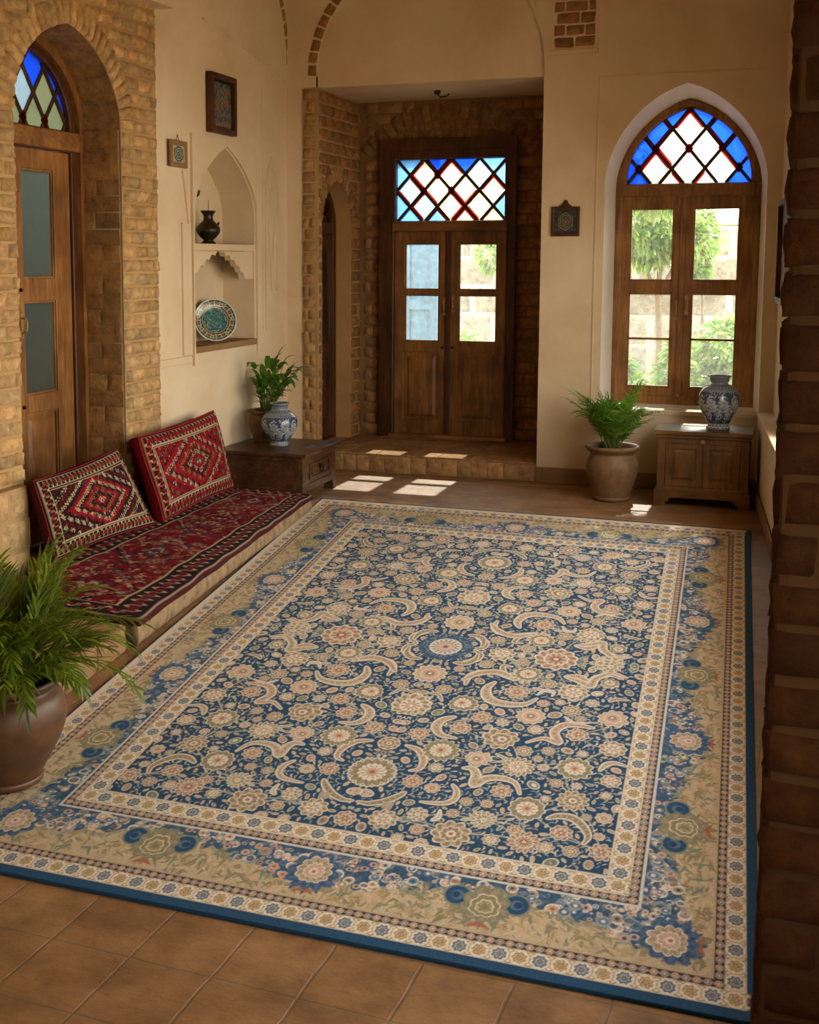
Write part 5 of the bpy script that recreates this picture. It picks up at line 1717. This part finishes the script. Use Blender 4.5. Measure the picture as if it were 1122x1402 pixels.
def frond(ms, ml, base, az, L, rise, droop, nl, ll, lw, rnd, cols, start=.25, spread=1.0, rad=.004):
    d = Vector((math.cos(az) * math.cos(rise), math.sin(az) * math.cos(rise), math.sin(rise)))
    P = [Vector(base)]; D = [d.copy()]; seg = 14
    for k in range(seg):
        P.append(P[-1] + d * (L / seg)); d = (d + Vector((0, 0, -droop / seg * (.4 + 1.2 * k / seg)))).normalized(); D.append(d.copy())
    ms.cursm = True
    ms.tube(P, [rad * (1 - .8 * k / seg) for k in range(seg + 1)], 5)
    for k in range(nl):
        t = start + (1 - start) * (k + .5) / nl
        i = min(seg - 1, int(t * seg)); f = t * seg - i
        p = P[i].lerp(P[i + 1], f); dd = D[i]
        sd = dd.cross(Vector((0, 0, 1)))
        if sd.length < .05: sd = Vector((math.sin(az), -math.cos(az), 0))
        sd.normalize(); up = sd.cross(dd)
        env = (.55 + .45 * math.sin(PI * min(1, (t - start) / (1 - start) + .15)))
        for sg in (-1, 1):
            a = rnd.uniform(.6, .95) * spread
            v = dd * math.cos(a) + sd * (sg * math.sin(a)) + up * rnd.uniform(-.1, .25)
            c = rnd.choice(cols); j = rnd.uniform(.85, 1.15)
            blade(ml, p, v, up, ll * env * rnd.uniform(.8, 1.15), lw * rnd.uniform(.8, 1.15), rnd.uniform(.3, 1.0), tuple(q * j for q in c), 4)
    blade(ml, P[-1], D[-1], Vector((0, 0, 1)), ll * .7, lw, .4, cols[0], 4)

def pot(t, prof, mat, soil_z, soil_r, saucer=None, wob=.006, seed=0):
    mb = MB(); mb.cursm = True
    mb.lathe(smooth_path(prof, 6), 72, (0, 0, 0), None, wob)
    mb.build('pot', mat, t)
    mb = MB(); mb.cursm = True
    rn = random.Random(seed)
    n = 30; rows = [[mb.vert((0, 0, soil_z + .012))]]
    for r in (.25, .5, .75, 1.0):
        rows.append([mb.vert((soil_r * r * math.cos(2 * PI * k / n), soil_r * r * math.sin(2 * PI * k / n), soil_z + .012 * (1 - r) + rn.uniform(-.006, .006))) for k in range(n)])
    for k in range(n): mb.face((rows[0][0], rows[1][k], rows[1][(k + 1) % n]))
    for a, b in zip(rows[1:], rows[2:]):
        for k in range(n): mb.face((a[k], b[k], b[(k + 1) % n], a[(k + 1) % n]))
    mb.build('soil', M['soil'], t)
    if saucer:
        mb = MB(); mb.cursm = True; mb.lathe(saucer, 64); mb.build('saucer', mat, t)

# palm beside the chest
t = thing('potted_palm', 'feathery green palm in a weathered clay pot under the left side of the arched window', 'potted plant', (-1.215, 9.24, 0))
pot(t, [(.10, .014), (.125, .016), (.142, .05), (.165, .13), (.183, .20), (.186, .25), (.174, .30), (.158, .335), (.160, .350), (.186, .372), (.196, .388), (.190, .402), (.170, .398), (.150, .37), (.148, .34), (.10, .33), (.001, .33)], M['terracotta'], .345, .149,
    [(.001, .001), (.128, .001), (.138, .008), (.140, .03), (.134, .034), (.126, .022), (.001, .02)], .008, 1)
rnd = random.Random(21)
ms, ml = MB(), MB()
G1 = [(.75, .95, .7), (1.0, 1.05, .8), (1.25, 1.2, .9), (.6, .8, .6)]
for k in range(52):
    az = rnd.uniform(0, 2 * PI) if k > 8 else 2 * PI * k / 9 + rnd.uniform(-.2, .2)
    rise = rnd.uniform(.95, 1.52); L = rnd.uniform(.34, .60)
    r0 = rnd.uniform(0, .05)
    if math.sin(az) > .3: L *= .72; rise = max(rise, 1.25)
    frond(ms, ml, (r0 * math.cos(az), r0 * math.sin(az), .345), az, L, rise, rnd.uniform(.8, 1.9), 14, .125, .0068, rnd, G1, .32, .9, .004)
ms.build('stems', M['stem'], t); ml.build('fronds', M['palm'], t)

# lush plant in the big jar on the carpet corner
t = thing('potted_fern', 'lush bright green fern overflowing a big round brown jar that stands on the carpet corner', 'potted plant', (-2.425, 3.415, .0135))
pot(t, [(.08, .010), (.108, .012), (.120, .03), (.150, .085), (.188, .155), (.207, .215), (.207, .255), (.194, .295), (.174, .318), (.172, .328), (.186, .338), (.190, .350), (.184, .360), (.172, .356), (.162, .34), (.160, .31), (.1, .30), (.001, .30)], M['terracotta_dark'], .318, .161,
    [(.001, .001), (.116, .001), (.124, .006), (.126, .024), (.119, .027), (.110, .016), (.001, .014)], .006, 2)
rnd = random.Random(5)
ms, ml = MB(), MB()
G2 = [(.55, .75, .5), (.8, .9, .6), (1.1, 1.1, .7), (1.5, 1.35, .8), (1.0, 1.0, .7)]
for k in range(105):
    az = rnd.uniform(0, 2 * PI)
    rise = rnd.uniform(.7, 1.5); L = rnd.uniform(.30, .50)
    if -.6 < az < 1.2 or az > 5.6: L *= 1.08
    r0 = rnd.uniform(0, .10)
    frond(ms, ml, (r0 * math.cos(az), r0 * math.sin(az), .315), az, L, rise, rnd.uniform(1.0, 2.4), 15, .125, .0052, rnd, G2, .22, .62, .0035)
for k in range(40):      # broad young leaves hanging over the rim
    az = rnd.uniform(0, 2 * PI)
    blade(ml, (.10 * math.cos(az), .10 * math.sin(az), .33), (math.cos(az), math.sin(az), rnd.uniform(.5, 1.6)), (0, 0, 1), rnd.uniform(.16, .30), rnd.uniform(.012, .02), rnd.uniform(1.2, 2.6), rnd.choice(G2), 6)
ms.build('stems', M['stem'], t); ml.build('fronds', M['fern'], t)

# broad-leaved plant on the low table
t = thing('potted_plant', 'broad-leaved green plant in a plain brown pot on the low table, behind the small vase', 'potted plant', (-3.80, 8.845, .363))
pot(t, [(.07, 0), (.092, .002), (.098, .02), (.118, .08), (.128, .14), (.124, .18), (.118, .20), (.122, .212), (.134, .222), (.136, .234), (.126, .238), (.112, .22), (.10, .2), (.001, .2)], M['terracotta'], .208, .112, None, .006, 3)
rnd = random.Random(13)
ms, ml = MB(), MB()
G3 = [(.7, .85, .6), (1.0, 1.0, .8), (1.3, 1.2, .8), (.85, .95, .7)]
for k in range(44):
    az = rnd.uniform(-1.9, 1.3) if k % 4 else rnd.uniform(0, 2 * PI)
    L = rnd.uniform(.20, .42); rise = rnd.uniform(1.0, 1.5)
    if math.cos(az) < -.2: L *= .6; rise = 1.45
    d = Vector((math.cos(az) * math.cos(rise), math.sin(az) * math.cos(rise), math.sin(rise)))
    P = [Vector((.03 * math.cos(az), .03 * math.sin(az), .2))]
    for q in range(6):
        P.append(P[-1] + d * (L / 6)); d = (d + Vector((0, 0, -.06))).normalized()
    ms.cursm = True; ms.tube(P, [.0045 - .0004 * q for q in range(7)], 5)
    up = Vector((0, 0, 1)); sd = d.cross(up).normalized(); c = rnd.choice(G3)
    blade(ml, P[-1], d, sd.cross(d), rnd.uniform(.12, .19), rnd.uniform(.018, .03), rnd.uniform(1.0, 2.6), c, 7)
    for q in range(rnd.randint(1, 4)):
        i = rnd.randint(3, 6); v = (d * .7 + sd * rnd.choice([-1, 1]) * .7 + up * .1)
        blade(ml, P[i], v, up, rnd.uniform(.06, .12), rnd.uniform(.011, .018), rnd.uniform(.8, 2.0), rnd.choice(G3), 5)
ms.build('stems', M['stem'], t); ml.build('leaves', M['strap'], t)

# ------------------------------------------------------------------ the garden court outside
mb = MB(); mb.box((-12, 11.05, -.25), (10, 24, -.05)); structure(mb.build('ground_court', M['outground']))
mb = MB(); mb.box((1.75, -6, -.25), (12, 11.0, -.05)); structure(mb.build('ground_side_court', M['outground']))
mb = MB(); mb.box((-9.5, 15.6, -.05), (4.5, 15.9, 2.15), None, .02); mb.box((-9.5, 15.58, 2.15), (4.5, 15.92, 2.22), None, .015)
gw = structure(mb.build('wall_garden', M['outwall']))
mb = MB(); brick_field(mb, .0, 2.12, lambda v: [(-4.2, 2.0)], FB(15.605), .62, .34, .012, .012, (176, 166, 152), .25)
mb.build('wall_blocks', M['brick'], gw)

def leaf_cloud(ml, blobs, n, size, rnd, cols):
    for _ in range(n):
        b = rnd.choice(blobs); c = Vector(b[0]); r = b[1]
        v = Vector((rnd.gauss(0, 1), rnd.gauss(0, 1), rnd.gauss(0, 1))).normalized()
        p = c + v * (r * rnd.uniform(.55, 1.0) ** .6)
        d = (v + Vector((rnd.uniform(-.8, .8), rnd.uniform(-.8, .8), rnd.uniform(-.9, .4)))).normalized()
        blade(ml, p, d, Vector((rnd.uniform(-1, 1), rnd.uniform(-1, 1), 1)), size * rnd.uniform(.7, 1.3), size * rnd.uniform(.14, .24), rnd.uniform(.2, .9), tuple(q * rnd.uniform(.8, 1.2) for q in rnd.choice(cols)), 3)
GO = [(.7, .85, .6), (.9, 1.0, .75), (1.05, 1.1, .85), (.6, .75, .5)]
def tree(name, label, loc, trunk, blobs, n, size, seed, cat='tree'):
    rnd = random.Random(seed); t = thing(name, label, cat, loc)
    mb = MB(); mb.cursm = True
    for P, r in trunk: mb.tube(smooth_path(P, 4) if len(P) > 2 else P, [r * (1 - .5 * k / max(1, (len(P) - 1) * 4)) for k in range((len(P) - 1) * 4 + 1)] if len(P) > 2 else r, 8)
    mb.build('trunk', M['bark'], t)
    ml = MB(); leaf_cloud(ml, blobs, n, size, rnd, GO); ml.build('crown', M['outleaf'], t)
tree('garden_tree', 'small leafy tree with a thin trunk seen through the left half of the arched window', (-1.40, 14.0, -.05),
     [([(0, 0, 0), (.03, 0, .8), (.0, 0, 1.45), (.05, 0, 2.0)], .045), ([(0, 0, 1.4), (.12, 0, 1.65), (.28, .0, 2.0)], .025), ([(0, 0, 1.4), (-.14, 0, 1.7), (-.3, .0, 2.05)], .025)],
     [((-.25, 0, 2.1), .3), ((.1, .05, 2.2), .32), ((.32, 0, 2.0), .2), ((-.4, .1, 2.3), .3), ((.0, -.1, 2.5), .3), ((-.1, 0, 1.9), .2)], 2600, .11, 31)
tree('climbing_shrub', 'leafy climber hanging at the left edge of the right-hand window half', (-1.03, 14.8, -.05),
     [([(0, 0, 0), (.04, .1, 1.0), (.0, .1, 1.9)], .02)], [((-.08, 0, 1.7), .14), ((-.02, 0, 2.0), .18), ((-.08, 0, 2.25), .2)], 700, .14, 32, 'shrub')
for k, (x, y, h, r, n, lab) in enumerate([
        (-.58, 12.2, .98, .36, 2600, 'tall sunlit bush behind the right half of the arched window'),
        (-.12, 13.4, 1.25, .34, 1300, 'pale bush at the far right behind the arched window'),
        (-1.68, 12.9, .72, .2, 900, 'low dark bush low behind the left window half, near its outer edge'),
        (-1.08, 13.2, .85, .2, 1000, 'rounded bush behind the meeting rails of the arched window'),
        (-3.62, 14.2, .72, .28, 800, 'low flowering bush behind the lower right pane of the double door'),
        (-2.75, 14.95, .45, .24, 450, 'low bush at the foot of the garden wall right of the double door')]):
    tree('garden_bush', lab, (x, y, -.05), [([(0, 0, 0), (.02, 0, h * .4), (0, 0, h * .8)], .015)], [((0, 0, h * .45), r), ((r * .5, 0, h * .75), r * .8), ((-r * .5, .05, h * .7), r * .75), ((0, 0, h), r * .7)], n, .11, 40 + k, 'bush')
tree('garden_tree', 'tall tree whose leafy branches hang into the top of the left window pane, its unseen upper crown added as sun shade', (-2.0, 12.35, -.05), [([(0, 0, 0), (.03, 0, 1.4), (0, 0, 2.6), (.3, .0, 4.2)], .07), ([(0, 0, 2.6), (.1, 0, 3.5), (1.1, 0, 4.3)], .03), ([(0, 0, 2.4), (.4, 0, 2.65), (.75, 0, 2.6)], .02)],
     [((.75, 0, 2.45), .24), ((.5, .0, 2.72), .26), ((1.2, .1, 4.25), .42), ((.7, .1, 4.3), .42), ((1.65, .0, 4.35), .4), ((.2, 0, 4.5), .5)], 2800, .11, 77)  # high crown blobs are out of view, added to block sun from upper panes
tree('garden_tree', 'dark leafy branch showing at the top right of the double door glass', (-3.25, 15.0, -.05), [([(0, 0, 0), (.03, 0, 1.0), (0, 0, 1.9)], .04)], [((.0, 0, 2.15), .3), ((.25, .0, 2.35), .26), ((-.2, 0, 2.4), .3), ((-.16, -.1, 1.85), .2)], 900, .11, 60)
tree('garden_tree', 'bushy tree rising beyond the garden wall', (.35, 17.4, -.05), [([(0, 0, 0), (.03, 0, 1.4), (0, 0, 2.4)], .06)], [((-.5, 0, 2.6), .35), ((.4, 0, 2.9), .5), ((.0, 0, 3.3), .5)], 1000, .13, 61)
# blue painted shutter standing open outside the double door
t = thing('garden_shutter', 'pale blue painted shutter standing open outside the left door pane', 'shutter', (-3.72, 12.2, -.05))
fs = frame((0, 0, 0), (1, 0, 0), (0, 0, 1))
mb = MB()
mb.plate(rect(-.32, 0, .36, 2.9), [rect(-.22, .2, -.01, 1.3), rect(-.22, 1.4, -.01, 2.7), rect(.07, .2, .28, 1.3), rect(.07, 1.4, .28, 2.7)], -.025, .025, fs); mb.build('shutter_frame', M['bluepaint'], t)
mb = MB(); mb.box((-.23, .19, -.012), (.0, 2.71, .012), fs); mb.box((.06, .19, -.012), (.29, 2.71, .012), fs); mb.build('shutter_panel', M['bluepaint'], t)

# ------------------------------------------------------------------ daylight
w = bpy.data.worlds.new('sky'); scene.world = w; w.use_nodes = True
nt = w.node_tree; bg = nt.nodes['Background']
tc = nt.nodes.new('ShaderNodeTexCoord'); sx = nt.nodes.new('ShaderNodeSeparateXYZ'); nt.links.new(tc.outputs['Generated'], sx.inputs[0])
col = ramp(nt, sx.outputs['Z'], [(.0, (250, 240, 222)), (.25, (246, 240, 228)), (1.0, (226, 230, 236))])
nt.links.new(col, bg.inputs['Color']); bg.inputs['Strength'].default_value = SKY
sun = bpy.data.lights.new('sun', 'SUN'); sun.energy = SUN; sun.angle = math.radians(.8); sun.color = (1.0, .96, .90)
so = bpy.data.objects.new('sun', sun); COL.objects.link(so)
so.rotation_euler = Vector((.0, -.72, -.69)).to_track_quat('-Z', 'Y').to_euler()
def portal(name, F, u0, z0, u1, z1, into):
    """marks an opening so that the sky's light is found through it"""
    l = bpy.data.lights.new(name, 'AREA'); l.shape = 'RECTANGLE'; l.size = u1 - u0; l.size_y = z1 - z0
    l.cycles.is_portal = True
    o = bpy.data.objects.new(name, l); COL.objects.link(o)
    o.location = F(((u0 + u1) / 2, (z0 + z1) / 2, 0)); o.rotation_euler = Vector(into).to_track_quat('-Z', 'Y').to_euler()
portal('portal_window', FB(10.2), -1.35, .6, -.25, 3.0, (0, -1, 0))
portal('portal_door', FB(11.02), -3.4, 1.0, -2.38, 2.65, (0, -1, 0))
for a, b in ((1.42, 3.1), (3.4, 5.1), (5.4, 6.9), (8.1, 10.4)):
    portal('portal_side', FRT(.4), a, .62, b, 3.1, FRT(0)((0, 0, 1)) - FRT(0)((0, 0, 0)))
portal('portal_arch', FL(XD - .35), 5.9, 0, 6.95, 3.0, (1, 0, 0))

# ------------------------------------------------------------------ camera
cam = bpy.data.cameras.new('camera'); cam.sensor_fit = 'VERTICAL'; cam.sensor_height = 36.0; cam.sensor_width = 36.0 * 1122 / 1402
cam.lens = 36.0 * 1720 / 1402
cam.shift_x = (561 - 450) / 1402; cam.shift_y = (560 - 701) / 1402
cam.clip_start = .05
co = bpy.data.objects.new('camera', cam); COL.objects.link(co)
pitch = math.atan((560 - 355) / 1720); yaw = math.atan((1093 - 450) / math.hypot(1720, 205))
co.location = (0, 0, 1.75)
co.rotation_euler = (PI / 2 - pitch, 0, yaw)
scene.camera = co

vs = scene.view_settings
vs.view_transform = 'Standard'; vs.look = 'None'; vs.gamma = 1.0; vs.exposure = EXPO
try:
    vs.use_curve_mapping = False
except Exception:
    pass
cy = scene.cycles
cy.use_denoising = True
cy.max_bounces = 10; cy.diffuse_bounces = 6; cy.transparent_max_bounces = 16; cy.glossy_bounces = 3
cy.sample_clamp_indirect = 8.0
cy.caustics_reflective = False; cy.caustics_refractive = False
